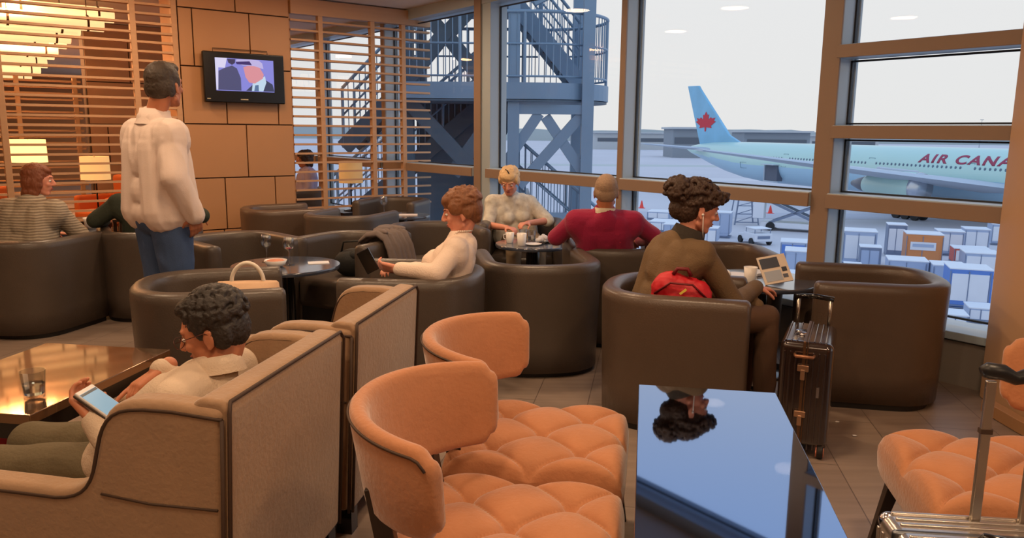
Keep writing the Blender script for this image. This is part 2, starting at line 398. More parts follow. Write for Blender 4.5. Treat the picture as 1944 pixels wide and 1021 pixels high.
def u_path(a, front, y0, dep, ex=2.5, ns=6, nb=22):
    P = []
    for i in range(ns): P.append(Vector((-a, front+(y0-front)*i/ns, 0)))
    for i in range(nb+1):
        th = math.pi*i/nb; c_, s_ = math.cos(th), math.sin(th)
        P.append(Vector((-a*math.copysign(abs(c_)**(2/ex), c_), y0-dep*abs(s_)**(2/ex), 0)))
    for i in range(1, ns+1): P.append(Vector((a, y0+(front-y0)*i/ns, 0)))
    out = []
    for i, p in enumerate(P):
        d = P[min(i+1, len(P)-1)]-P[max(i-1, 0)]; d.normalize(); nn = Vector((d.y, -d.x, 0)) * -1
        if nn.dot(p-Vector((0, .1, 0))) < 0: nn = -nn
        out.append((p, nn))
    return out

def make_tub(label, mt, a=.335, loc=(0, 0, 0), rz=0, hgt=.71):
    t = thing('tub_chair', label, 'armchair', loc, rz, 'leather tub chairs')
    h = .052
    def sect(_): 
        top = hgt; s_ = []
        for z in (.035, .2, .4, top-.06): s_.append((-h-(.0 if z > .1 else -.004), z))
        for k in range(1, 8):
            an = math.pi-math.pi*k/8; s_.append((h*math.cos(an)*1.0, top-.035+.035*math.sin(an)))
        for z in (top-.06, .4, .2, .035): s_.append((h-.02*(1-z/top), z))
        return s_
    b = MB(); sweep_band(b, u_path(a, .35, -.05, .29), sect, .025); b.build('shell', mt, t, smooth=True)
    # seat cushion
    b = MB(); pts = []
    ip = u_path(a-.056, .31, -.05, .235); rg = []
    base = [p for p, _ in ip]; cen = Vector((0, .02, 0))
    for sc_, z in ((.97, .20), (1.0, .24), (1.0, .36), (.985, .395), (.93, .415), (.6, .43), (.2, .435)):
        rg.append([cen+(p-cen)*sc_+Vector((0, 0, z)) for p in base])
    b.rings(rg); b.build('seat_cushion', mt, t, smooth=True)
    b = MB(); b.rings([[cen+(p-cen)*.96+Vector((0, 0, z)) for p in base] for z in (.0, .22)])
    ob = u_path(a+.02, .33, -.05, .28); b.rings([[p+Vector((0, 0, z)) for p, _ in ob] for z in (0, .035)])
    b.build('plinth', plinth_m, t)
    return t
TUBS = [
 ('brown leather tub chair with red backpack in it, under the curly-haired woman', (.88, 4.09, 0), -105, leather),
 ('brown leather tub chair by the window, empty, right of the dark suitcase', (2.1, 4.47, 0), 78.5, leather),
 ('empty brown leather tub chair with its rounded back to us, left of the burgundy jumper', (.17, 4.98, 0), 8, leather_d),
 ('brown leather tub chair the man in the burgundy jumper sits in', (.76, 5.65, 0), 4, leather_d),
 ('brown leather tub chair the woman in the white top sits in', (-.55, 4.47, 0), 85, leather_d),
 ('brown leather tub chair holding a handbag with white loop handle', (-1.61, 4.09, 0), -72, leather_d),
 ('brown leather tub chair with a grey jacket thrown over its arm', (-1.2, 5.87, 0), 153, leather_d),
 ('empty brown leather tub chair left of the table with two wine glasses', (-2.06, 5.78, 0), -135, leather_d),
 ('dark leather tub chair behind the standing man, seating someone in dark green', (-2.95, 6.32, 0), 30, leather_d),
 ('dark leather tub chair at far left, seating the woman in striped grey', (-3.62, 5.75, 0), -12, leather_d),
 ('empty brown leather tub chair facing us, just left of the seated blonde woman', (-.66, 6.62, 0), -160, leather_d),
 ('brown leather tub chair by the window seating the blonde woman', (.1, 7.12, 0), 176, leather_d),
 ('brown leather tub chair at the foot of the television wall, leftmost of the back row', (-2.42, 8.1, 0), -60, leather),
 ('empty tub chair in the back row, its back to us, left of the lone glass', (-1.62, 7.62, 0), -18, leather_d),
 ('brown leather tub chair against the slatted screen, behind the lone wine glass', (-1.38, 9.18, 0), 165, leather_d),
 ('brown leather tub chair between window and round table with the magazine', (1.47, 5.45, 0), 180, leather),
]
t0 = make_tub(TUBS[0][0], leather, loc=TUBS[0][1], rz=R(TUBS[0][2]))
t1 = make_tub(TUBS[2][0], leather_d, loc=TUBS[2][1], rz=R(TUBS[2][2]))
for k, (lb, lc, an, mt) in enumerate(TUBS):
    if k in (0, 2): continue
    dup(t0 if mt is leather else t1, lc, R(an), lb, scale=(.92, .92, 1) if k in (3, 15) else None)

# round tables --------------------------------------------------------------------
def make_round(label, loc, r=.36, h=.6):
    t = thing('round_table', label, 'table', loc, 0, 'round lounge tables')
    b = MB(); b.lathe([(r-.03, h-.03), (r-.004, h-.026), (r, h-.018), (r, h-.006), (r-.004, h)], n=64); b.build('tabletop', tabletop_m, t, smooth=True, auto=40)
    b = MB(); b.cyl((0, 0, .02), (0, 0, h-.03), .055, n=24); b.cyl((0, 0, h-.05), (0, 0, h-.03), .12, n=24); b.build('column', black_gloss, t, smooth=True, auto=40)
    b = MB(); b.lathe([(.23, 0), (.23, .012), (.2, .02), (.06, .03)], n=40); b.build('base', black_gloss, t, smooth=True, auto=40)
    return t
make_round('round dark table with two empty wine glasses and a small dish', (-1.53, 5.2, 0))
make_round('round dark table by the window with magazine, cup and crumpled napkin', (1.56, 4.84, 0))
make_round('round dark table crowded with cups between blonde woman and burgundy jumper', (.17, 6.33, 0), r=.31)
make_round('round dark table in the back row with a single wine glass', (-1.2, 8.45, 0), r=.3)
make_round('small dark table at far left with plate, bowl and drinking glass', (-4.0, 6.95, 0), r=.36)

# low glossy table at left, dark dining table right ----------------------------------
def long_table(label, corner_pts, h, top_m, th=.035, leg=.06):
    a_, b_, c_, d_ = [Vector((*p, 0)) for p in corner_pts]     # far-left, far-right, near-right, near-left
    cen = (a_+b_+c_+d_)/4; ang = math.atan2((b_-c_).y, (b_-c_).x)-math.pi/2
    W_ = ((b_-a_).length+(c_-d_).length)/2; L_ = ((b_-c_).length+(a_-d_).length)/2
    t = thing('long_table', label, 'table', (cen.x, cen.y, 0), ang)
    b = MB(); b.box((0, 0, h-th/2), (W_, L_, th)); b.build('tabletop', top_m, t, bevel=.003)
    b = MB()
    for s_ in (-1, 1):
        b.box((s_*(W_/2-.03), 0, h-th-.03), (.03, L_-.06, .06)); b.box((0, s_*(L_/2-.03), h-th-.03), (W_-.06, .03, .06))
    b.build('apron', black_gloss, t)
    for sx_ in (-1, 1):
        for sy_ in (-1, 1):
            b = MB(); b.box((sx_*(W_/2-.05), sy_*(L_/2-.05), (h-th)/2), (leg, leg, h-th)); b.build('leg', black_gloss, t, bevel=.003)
    return t
refl_blue = mat('blue_mirror_lacquer', (140, 158, 190), .03, metal=1)
refl_brown = mat('brown_mirror_lacquer', (150, 122, 96), .06, metal=.85)
long_table('long low table with glossy dark top reflecting the sky, front right', [(.49, 2.87), (.99, 2.79), (.76, 1.42), (.26, 1.5)], .55, refl_blue)
long_table('long low table with glossy dark top reflecting the chandelier, left edge', [(-2.08, 3.38), (-1.49, 3.29), (-1.61, 2.48), (-2.2, 2.57)], .55, refl_brown)

# tufted side chairs ------------------------------------------------------------------
def make_side_chair(label, loc, rz):
    t = thing('side_chair', label, 'chair', loc, rz, 'tufted velvet side chairs')
    W_, D_ = .60, .60; N = 72; b = MB(); vs = []
    nx, ny = 4, 4
    def hgt(x, y):
        u = x/W_*nx; v = y/D_*ny
        d1 = abs(math.sin(math.pi*(u+v)/2)); d2 = abs(math.sin(math.pi*(u-v)/2))
        pil = (d1*d2)**.38
        btn = math.exp(-((d1*d1+d2*d2))*9)
        ex = max(abs(x)/(W_/2), abs(y)/(D_/2)); edge = max(0, 1-max(0, (ex-.80)/.20)**2.6)
        edge = math.sqrt(max(edge, 0))
        return .395+(.036+.046*pil-.02*btn)*(.2+.8*edge)
    for j in range(N+1):
        for i in range(N+1):
            x = (i/N-.5)*W_; y = (j/N-.5)*D_
            cx, cy = abs(x)/(W_/2), abs(y)/(D_/2); k = 1-.03*(cx*cy)**6
            vs.append((x*k, y*k, hgt(x, y)))
    fs = [(j*(N+1)+i, j*(N+1)+i+1, (j+1)*(N+1)+i+1, (j+1)*(N+1)+i) for j in range(N) for i in range(N)]
    b.add(vs, fs)
    rim = [j for j in range(N+1)]+[j*(N+1)+N for j in range(1, N+1)]+[N*(N+1)+i for i in range(N-1, -1, -1)]+[j*(N+1) for j in range(N-1, 0, -1)]
    top = [Vector(vs[i]) for i in rim]; rg = [top]
    for z, s_ in ((.385, 1.012), (.36, 1.014), (.31, 1.0), (.292, .98)): rg.append([Vector((p.x*s_, p.y*s_, z)) for p in top])
    b.rings(rg, cap=False); b.add(rg[-1], [tuple(range(len(top)))])
    st = b.build('seat', velvet, t, smooth=True)
    for i, j in ((0, 0), (1, 1), (1, -1), (-1, 1), (-1, -1)):
        b = MB(); x, y = i*W_/nx, j*D_/ny; b.ell((x, y, hgt(x, y)+.001), (.011, .011, .005), n=12, k=6); b.build('button', velvet, st, smooth=True)
    b = MB(); b.box((0, 0, .285), (W_-.06, D_-.06, .03)); b.build('seat_frame', darkwood, t)
    # curved back band
    path = []; rr = .305; n = 60; A0 = R(77)
    for i in range(n+1):
        an = -A0+2*A0*i/n; nn = Vector((math.sin(an), -math.cos(an), 0)); path.append((Vector((0, -.045, 0))+Vector((nn.x*rr*1.0, nn.y*rr, 0)), nn))
    def sect(tt):
        e_ = abs(tt-.5)*2; z0 = .56-.02*(1-e_**2); z1 = .805+.015*(1-e_**2); k = .024; s_ = []
        if e_ > .92: q_ = (e_-.92)/.08; dz_ = .034*(1-math.sqrt(max(0, 1-q_*q_*.96))); z1 -= dz_; z0 += dz_
        lean = lambda z: (z-.53)*.16
        for z in (z0+.03, (z0+z1)/2, z1-.03): s_.append((-k+lean(z), z))
        for q in range(1, 6):
            an = math.pi-math.pi*q/6; s_.append((k*math.cos(an)+lean(z1), z1-.024+.024*math.sin(an)))
        for z in (z1-.03, (z0+z1)/2, z0+.03): s_.append((k+.004+lean(z), z))
        for q in range(1, 6):
            an = -math.pi*q/6; s_.append((k*math.cos(an)+lean(z0), z0+.024+.024*math.sin(an)))
        return s_
    b = MB(); sweep_band(b, path, sect, .022); bk = b.build('backrest', velvet, t, smooth=True)
    b = MB(); ptsA = []
    for i, (p, nn) in enumerate(path): s_ = sect(i/n); ptsA.append(p+nn*(s_[8][0]+.002)+Vector((0, 0, s_[8][1]+.008)))
    b.tube(ptsA, .0035, n=6); b.build('piping', piping_m, bk, smooth=True)
    for sx_ in (-1, 1):
        b = MB(); b.beam((sx_*.2, -.24, .3), (sx_*.21, -.30, .64), .04, .05); b.beam((sx_*.205, -.38, 0), (sx_*.2, -.24, .31), .035, .045); b.build('leg', darkwood, t, bevel=.004)
        b = MB(); b.rings([[Vector((sx_*(.235+e_), .24+e_, z))+Vector((x, y, 0))*k for x, y in ((-1, -1), (1, -1), (1, 1), (-1, 1))] for z, e_, k in ((0, .05, .014), (.3, 0, .024))]); b.build('leg', darkwood, t, bevel=.003)
    return t
sc0 = make_side_chair('tan velvet side chair with tufted seat, nearest, bottom centre of the photo', (.0, 1.95, 0), R(-100))
dup(sc0, (.11, 2.62, 0), R(-100), 'tan velvet side chair with tufted seat, just behind the nearest one')
dup(sc0, (1.58, 2.35, 0), R(80), 'tan velvet side chair right of the glossy table, splayed dark leg showing')
dup(sc0, (1.72, 1.70, 0), R(80), 'tan velvet side chair at bottom right, behind the luggage handle')
dup(sc0, (-2.75, 3.3, 0), R(-95), 'tan velvet side chair cut off by the left edge of the photo')

# wing armchairs -----------------------------------------------------------------------
def make_wing(label, loc, rz):
    t = thing('wing_armchair', label, 'armchair', loc, rz, 'velvet wing armchairs')
    def bez(p0, p1, p2, p3, n=8):
        return [tuple(((1-u)**3*p0[k]+3*(1-u)**2*u*p1[k]+3*(1-u)*u*u*p2[k]+u**3*p3[k]) for k in (0, 1)) for u in [i/n for i in range(n+1)]]
    top = [(-.42, .80), (-.36, .805), (-.28, .812), (-.20, .812)]+bez((-.16, .808), (-.10, .80), (-.075, .76), (-.06, .70), 6)+bez((-.05, .66), (-.03, .58), (.0, .55), (.08, .545), 7)[1:]+[(.2, .548), (.34, .55)]+bez((.37, .55), (.40, .55), (.42, .53), (.42, .50), 4)
    prof = [(-.385, .1)]+top+[(.40, .1)]
    TH = .085
    for sx_ in (-1, 1):
        x0, x1 = sx_*.30, sx_*.385
        b = MB(); b.prism(prof, lambda y, z: (x0, y, z), lambda y, z: (x1, y, z)); sd = b.build('side_panel', velvet_w, t, bevel=.022, seg=4)
        b = MB(); xo = sx_*.384
        b.tube([(xo, y, z-.024) for y, z in top], .005, n=6)
        b.tube([(xo, -.39, .1), (xo, -.405, .45), (xo, -.42, .775)], .006, n=6)
        b.tube([(xo+sx_*.002, -.395, .53), (xo+sx_*.002, -.2, .53), (xo+sx_*.002, -.06, .545)], .0035, n=6)
        b.build('piping', piping_m, sd, smooth=True)
        b = MB(); xi = sx_*.304; b.tube([(xi, y, z-.02) for y, z in top[2:]], .004, n=6); b.build('piping', piping_m, sd, smooth=True)
    b = MB(); b.prism([(-.40, .1), (-.435, .80), (-.415, .822), (-.35, .825), (-.32, .80), (-.27, .42), (-.30, .1)], lambda y, z: (-.372, y, z), lambda y, z: (.372, y, z))
    bk = b.build('backrest', velvet_w, t, bevel=.015, seg=3)
    b = MB(); b.tube([(-.374, -.402, .1), (-.376, -.437, .79), (-.36, -.432, .818), (0, -.434, .82), (.36, -.432, .818), (.376, -.437, .79), (.374, -.402, .1)], .0055, n=6); b.build('piping', piping_m, bk, smooth=True)
    b = MB(); b.box((0, .07, .22), (.60, .68, .2)); b.build('seat_base', velvet_w, t, bevel=.02)
    b = MB(); b.box((0, .085, .36), (.595, .68, .11)); b.build('seat_cushion', velvet_w, t, bevel=.035, seg=4)
    for sx_ in (-1, 1):
        for y_ in (-.36, .36):
            b = MB(); b.box((sx_*.33, y_, .05), (.06, .06, .1)); b.build('leg', black_gloss, t)
    return t
wing0 = make_wing('tan velvet wing armchair the man with the phone sits in, nearest of the two', (-1.075, 2.32, 0), GRID)
dup(wing0, (-.915, 3.14, 0), GRID, 'empty tan velvet wing armchair directly behind the man with the phone')

# ================================================================== SMALL THINGS
def wine_glass(label, loc, s=1.0):
    t = thing('wine_glass', label, 'glass', loc, 0, 'wine glasses')
    b = MB(); b.lathe([(.034, 0), (.034, .002), (.01, .006), (.0045, .015), (.0045, .09), (.012, .1), (.030, .115), (.036, .14), (.034, .165), (.0305, .19), (.0292, .19), (.0325, .165), (.0342, .14), (.028, .118), (.004, .104)], n=32)
    o = b.build('glass_body', glass_real, t, smooth=True); t.scale = (s, s, s); return t
glass_real = glassy('tumbler_glass', (.90, .92, .93), .26, .05)
g0 = wine_glass('empty wine glass on round table, left of the pair', (-1.69, 5.30, .6))
dup(g0, (-1.50, 5.18, .6), 0, 'wine glass with a trace of red wine, right of the pair', scale=(1.02, 1.02, 1))
b = MB(); b.ell((-1.50, 5.18, .716), (.018, .018, .006)); tag(b.build('wine_dregs', mat('red_wine', (150, 40, 60), .1), None, smooth=True), 'trace of red wine in the bottom of the right wine glass', 'wine')
dup(g0, (-1.39, 8.40, .6), 0, 'lone wine glass on the round table of the back row', scale=(1.15, 1.15, 1.05))
def bowl(label, loc, r=.06, h=.04, m=white_c, cat='dish', nm='dish'):
    b = MB(); b.lathe([(r*.55, 0), (r*.8, h*.3), (r, h), (r*.95, h), (r*.72, h*.4), (r*.01, h*.22)], n=32)
    o = b.build(nm, m, None, smooth=True, loc=loc); return tag(o, label, cat)
bowl('small white snack dish with salmon-coloured food on the two-glass table', (-1.575, 5.12, .6), .075, .045)
b = MB(); b.ell((0, 0, 0), (.06, .06, .012)); tag(b.build('snack', mat('salmon_snack', (214, 140, 110), .7, noise_s=60, noise_a=.3), None, smooth=True, loc=(-1.575, 5.12, .638)), 'salmon-coloured snack filling the small white dish', 'food')
b = MB(); b.box((0, 0, .002), (.14, .1, .004)); tag(b.build('napkin', mat('blue_white_paper', (225, 228, 235), .7), None, loc=(-1.33, 5.28, .6), rz=.3), 'pale paper napkin lying on the two-glass table', 'napkin')
# water glass, tall drink, napkin on left table
water_m = mat('water', (235, 245, 250), .0); water_m.node_tree.nodes['Principled BSDF'].inputs['Transmission Weight'].default_value = 1; water_m.node_tree.nodes['Principled BSDF'].inputs['IOR'].default_value = 1.33
def tumbler(label, loc, r=.042, h=.1):
    t = thing('water_glass', label, 'glass', loc)
    b = MB(); b.lathe([(r*.8, 0), (r*.82, .004), (r, h), (r*.95, h), (r*.76, .014), (.001, .012)], n=14); b.build('glass_body', glass_real, t, smooth=False)
    b = MB(); b.lathe([(r*.74, .014), (r*.86, h*.52), (.001, h*.52)], n=14); b.build('water', water_m, t, smooth=False)
    return t
tumbler('faceted tumbler of water on the chandelier-reflecting table', (-1.70, 2.66, .55))
t = thing('drink_glass', 'tall glass with green drink at the left edge of the photo', 'glass', (-1.86, 2.60, .55))
b = MB(); b.lathe([(.034, 0), (.034, .002), (.006, .01), (.006, .06), (.03, .1), (.04, .15), (.036, .2), (.034, .2), (.037, .15), (.004, .075)], n=24); b.build('glass_body', glass_real, t, smooth=True)
b = MB(); b.lathe([(.005, .08), (.028, .102), (.034, .125), (.001, .125)], n=24); b.build('drink', mat('green_drink', (150, 170, 70), .2), t, smooth=True)
b = MB(); b.box((0, 0, .002), (.14, .14, .004)); tag(b.build('napkin', mat('white_paper', (235, 232, 226), .8), None, loc=(-1.81, 2.50, .55), rz=.5), 'square white napkin under the tall drink', 'napkin')
# red bag under the table
b = MB(); b.ell((0, 0, .17), (.16, .12, .17)); b.ell((0, 0, .05), (.15, .11, .05)); b.tube([(-.06, 0, .3), (-.03, 0, .40), (.03, 0, .40), (.06, 0, .3)], .012)
tag(b.build('red_bag', mat('red_fabric', (170, 16, 26), .7, bump=.3, bump_s=20), None, smooth=True, loc=(-2.02, 3.02, 0)), 'red fabric bag standing on the floor under the left table', 'bag')
# cups on blonde's table
def cup(label, loc, r=.036, h=.085, saucer=False, handle=True, rz=0):
    t = thing('cup', label, 'cup', loc, rz)
    z0 = .012 if saucer else 0
    b = MB(); b.lathe([(r*.72, z0), (r*.78, z0+.004), (r, z0+h), (r*.93, z0+h), (r*.7, z0+.01), (.001, z0+.008)], n=28)
    b.build('cup_body', white_c, t, smooth=True)
    if handle:
        b = MB(); b.tube([(r*.9, 0, z0+h*.8), (r+.022, 0, z0+h*.75), (r+.024, 0, z0+h*.4), (r*.84, 0, z0+h*.25)], .005, n=8); b.build('handle', white_c, t, smooth=True)
    if saucer:
        b = MB(); b.lathe([(.035, 0), (.07, .008), (.075, .012), (.07, .013), (.03, .006), (.001, .005)], n=32); b.build('saucer', white_c, t, smooth=True)
    return t
cup('tall white mug on the crowded round table, in front', (.075, 6.2, .6), h=.1, r=.04, rz=1.5)
cup('white cup leftmost on the crowded round table', (-.02, 6.36, .6), h=.085, rz=2.6)
cup('white cup rightmost on the crowded round table', (.36, 6.27, .6), h=.09, r=.04, rz=-.4)
tumbler('clear tumbler in the middle of the crowded round table', (.16, 6.4, .6), .036, .1)
dup(bpy.data.objects['water_glass.001'], (.09, 6.48, .6), 0, 'clear tumbler furthest back on the crowded round table')
bowl('white saucer with crumbs in the middle of the crowded table', (.17, 6.24, .6), .07, .012, nm='saucer', cat='saucer')
b = MB()
for k in range(9): b.ell((random.uniform(-.04, .04), random.uniform(-.03, .03), .015+random.uniform(0, .03)), (.03, .02, .022), q=Quaternion((random.random(), random.random(), random.random(), 1)).normalized())
tag(b.build('crumpled_napkin', mat('paper_grey', (205, 205, 210), .8), None, smooth=True, loc=(.25, 6.35, .605)), 'crumpled pale napkin on the crowded round table', 'napkin')
b = MB(); b.box((0, 0, .006), (.17, .12, .012)); tag(b.build('tablet', black_gloss, None, loc=(.34, 6.42, .6), rz=.25, bevel=.003), 'dark flat tablet or folder lying on the crowded table', 'tablet')
# items on magazine table
cup('white takeaway-style cup beside the magazine', (1.47, 4.73, .6), r=.042, h=.095, handle=False)
bowl('white saucer beside the cup on the magazine table', (1.44, 4.93, .6), .085, .014, nm='saucer', cat='saucer')
b = MB()
for k in range(10): b.ell((random.uniform(-.045, .045), random.uniform(-.03, .03), .02+random.uniform(0, .03)), (.032, .02, .02), q=Quaternion((random.random(), random.random(), random.random(), 1)).normalized())
b.rings([[Vector((.02*math.cos(a_)*k_, .012*math.sin(a_)*k_, z_)) for a_ in [i*math.pi/4 for i in range(8)]] for z_, k_ in ((.04, 1.4), (.085, .7), (.10, .3))])
tag(b.build('crumpled_napkin', white_c, None, smooth=True, loc=(1.31, 4.80, .603)), 'crumpled white napkin standing up left of the cup on the magazine table', 'napkin')
# folded coat / white item on magazine table back = tray
b = MB(); b.box((0, 0, .01), (.16, .1, .02)); tag(b.build('folded_paper', mat('white_paper2', (230, 226, 220), .7), None, loc=(1.60, 5.0, .6), rz=.7, bevel=.004), 'folded white paper behind the cup on the magazine table', 'paper')
# back-row table paper
b = MB(); b.box((0, 0, .004), (.2, .12, .008)); tag(b.build('folded_paper', mat('white_paper3', (225, 215, 210), .7), None, loc=(-1.13, 8.42, .6), rz=.1), 'folded paper lying beside the lone wine glass', 'paper')
# left small table items
bowl('plate with orange-coloured food on the far-left small table', (-4.02, 6.72, .6), .11, .018, nm='plate', cat='plate')
b = MB(); b.ell((0, 0, .015), (.07, .05, .018)); b.ell((.06, .01, .02), (.02, .02, .018)); tag(b.build('plate_food', mat('orange_food', (220, 110, 60), .6), None, smooth=True, loc=(-4.02, 6.72, .603)), 'orange-coloured food lying on the plate at far left', 'food')
bowl('deep white bowl on the far-left small table, rightmost item', (-3.80, 7.02, .6), .08, .1, nm='bowl', cat='bowl')
tumbler('clear tumbler with a straw beside the deep white bowl', (-3.92, 6.86, .6), .04, .11)
b = MB(); b.cyl((0, 0, 0), (-.07, 0, .2), .006, n=8); tag(b.build('drinking_straw', white_c, None, smooth=True, loc=(-3.905, 6.86, .625)), 'white drinking straw leaning in the far-left tumbler', 'straw')

# handbag with white loop handle
hb = thing('handbag', 'tan handbag with white loop handle standing in a tub chair', 'handbag', (-1.45, 4.20, .435), R(-80))
b = MB(); b.rings([[Vector((x*sx_, y*sy_, z)) for x, y in [(.18*math.cos(a_), .08*math.sin(a_)) for a_ in [i*math.pi/10 for i in range(20)]]] for z, sx_, sy_ in ((0.0, .85, .9), (.03, 1, 1.1), (.15, .98, 1), (.235, .92, .5), (.245, .86, .2))]); b.build('bag_body', mat('cream_bag', (214, 176, 140), .6, bump=.2), hb, smooth=True)
b = MB(); b.tube([(.085*math.cos(R(a_)), .0, .235+.11*math.sin(R(a_))) for a_ in range(-5, 190, 12)], .011, n=10); b.build('bag_handle', mat('cream_handle', (226, 214, 196), .5), hb, smooth=True)
hb.rotation_euler = (0, 0, R(8))

# newspaper/magazine held by curly woman
mg = thing('magazine', 'open colour magazine propped on the window-side round table', 'magazine', (1.60, 4.68, .605), R(-8))
b = MB(); qd = Quaternion((1, 0, 0), R(42)) @ Quaternion((0, 1, 0), R(-12))
b.box((0, 0, .085), (.17, .008, .19), q=Quaternion((1, 0, 0), R(-38)) @ Quaternion((0, 1, 0), R(-14)))
pg = b.build('pages', mat('magazine_paper', (224, 208, 190), .6), mg)
mq = Quaternion((1, 0, 0), R(-38)) @ Quaternion((0, 1, 0), R(-14))
for nm, c_, x_, z_, w_, h_ in (('photo', (70, 76, 88), -.02, .045, .11, .07), ('photo', (170, 178, 190), -.02, -.045, .10, .07), ('photo', (60, 64, 76), .055, -.01, .03, .03), ('photo', (90, 96, 110), .05, -.055, .03, .025)):
    b = MB(); b.box(Vector((0, 0, .085))+mq @ Vector((x_, -.0052, z_)), (w_, .001, h_), q=mq); b.build(nm, mat('print_%d_%d' % (c_[0], c_[1]), c_, .5), pg)

# grey jacket over chair arm
jk = MB()
def cloth_strip(mb, pts, wd, th=.02, folds=5, amp=.016):
    rg = []; n = 26
    for j, (p, dx) in enumerate(pts):
        p = Vector(p); dx = Vector(dx); rr = []
        nz = Vector((0, 0, 1))
        if j > 0: dd = (Vector(pts[j][0])-Vector(pts[j-1][0])).normalized(); nz = dx.cross(dd).normalized()
        for i in range(n):
            u = i/(n-1)-.5; o_ = math.sin(u*folds*6.28+j*.6)*amp+noise.noise(Vector((u*4, j*.5, 3)))*amp; rr.append(p+dx*u*wd+nz*(o_+th/2))
        for i in range(n-1, -1, -1):
            u = i/(n-1)-.5; o_ = math.sin(u*folds*6.28+j*.6)*amp+noise.noise(Vector((u*4, j*.5, 3)))*amp; rr.append(p+dx*u*wd+nz*(o_-th/2))
        rg.append(rr)
    mb.rings(rg)
ax = Vector((-.45, -.89, 0)); px = Vector((.89, -.45, 0)); ac = Vector((-1.2, 5.87, 0))+px*.335+ax*(.03)
cloth_strip(jk, [(ac-px*.16+Vector((0, 0, .69)), ax), (ac-px*.085+Vector((0, 0, .745)), ax), (ac+Vector((0, 0, .77)), ax), (ac+px*.07+Vector((0, 0, .745)), ax), (ac+px*.115+Vector((0, 0, .66)), ax), (ac+px*.14+Vector((0, 0, .55)), ax), (ac+px*.15+Vector((0, 0, .45)), ax)], .30)
for k in range(6): jk.ell(ac+px*random.uniform(-.13, .03)+ax*random.uniform(-.15, .12)+Vector((0, 0, .775)), (.08, .035, .025), q=Quaternion((0, 0, 1), random.uniform(0, 3)))
tag(jk.build('jacket', mat('grey_jacket', (112, 100, 96), .85, bump=.4, bump_s=25), None, smooth=True), 'grey jacket draped over the arm of a tub chair', 'jacket')
# black bag on the seat of that chair
b = MB(); b.ell((0, 0, .1), (.15, .1, .11)); b.ell((.05, -.03, .16), (.09, .07, .05)); b.tube([(-.1, 0, .15), (-.07, -.02, .26), (.06, -.03, .27), (.1, 0, .15)], .008)
tag(b.build('black_bag', mat('black_bag_fabric', (22, 24, 24), .7, bump=.3, bump_s=30), None, smooth=True, loc=(-1.18, 5.74, .425)), 'black bag on the seat of the chair with the jacket', 'bag')

# dark suitcase ---------------------------------------------------------------------------
su = thing('suitcase', 'glossy dark brown ribbed trolley suitcase beside the curly-haired woman', 'suitcase', (1.445, 3.66, 0), R(-24))
shell_m = mat('polished_brown_shell', (40, 26, 22), .12, coat=1, spec=.7)
b = MB(); b.box((0, 0, .31), (.235, .43, .5)); sb = b.build('shell', shell_m, su, bevel=.035, seg=5)
b = MB()
for x_ in (-.095, -.07, -.045, .03, .055, .08): 
    b.box((x_, 0, .3), (.009, .39, .526)); b.box((x_, 0, .3), (.009, .438, .43))
b.build('ribs', shell_m, sb, bevel=.004)
b = MB(); b.box((-.01, 0, .31), (.014, .442, .512)); b.box((.004, 0, .31), (.006, .44, .51)); b.build('frame_trim', mat('trim_bronze', (120, 90, 66), .3, metal=.8), sb, bevel=.03, seg=4)
for z_ in (.22, .44):
    b = MB(); b.box((-.01, -.226, z_), (.05, .012, .03)); b.box((-.01, -.23, z_-.03), (.02, .01, .05)); b.build('latch', mat('latch_metal', (190, 150, 120), .3, metal=.8), su, bevel=.003)
b = MB(); b.tube([(-.05, -.22, .5), (-.045, -.245, .5), (.03, -.245, .5), (.035, -.22, .5)], .008); b.build('side_handle', mat('handle_copper', (170, 120, 90), .35, metal=.6), su, smooth=True)
b = MB(); b.box((.06, -.2165, .33), (.012, .006, .05)); b.build('badge', chrome, su)
b = MB(); b.box((-.03, -.04, .563), (.03, .1, .012)); b.ell((-.05, -.04, .57), (.016, .016, .008)); b.build('top_handle', chrome, su, smooth=True)
for x_ in (-.085, .085):
    for y_ in (-.175, .175):
        b = MB(); b.lathe([(.034, -.014), (.038, -.01), (.038, .01), (.034, .014)], (x_*1.05, y_, .038), 24, q=Quaternion((0, 1, 0), R(90))); wh = b.build('wheel', mat('wheel_rubber', (30, 26, 24), .6), su, smooth=True, auto=40)
        b = MB()
        for k in range(5):
            a_ = k*2*math.pi/5; b.beam((x_*1.05-.016, y_, .038), (x_*1.05-.016, y_+.027*math.cos(a_), .038+.027*math.sin(a_)), .007, .034)
        b.lathe([(.026, -.017), (.03, -.017), (.03, .017), (.026, .017)], (x_*1.05, y_, .038), 24, q=Quaternion((0, 1, 0), R(90)))
        b.build('hub', mat('wheel_copper', (210, 120, 90), .4), wh, smooth=False)
        b = MB(); b.box((x_*1.05, y_, .075), (.045, .05, .03)); b.build('wheel_housing', shell_m, su, bevel=.006)
for x_ in (-.075, .075):
    b = MB(); b.cyl((x_, .2, .55), (x_, .2, .69), .009, n=12); b.build('handle_tube', alu, su, smooth=True)
b = MB(); b.tube([(-.09, .2, .69), (0, .2, .70), (.09, .2, .69)], .013); b.build('grip', black_gloss, su, smooth=True)

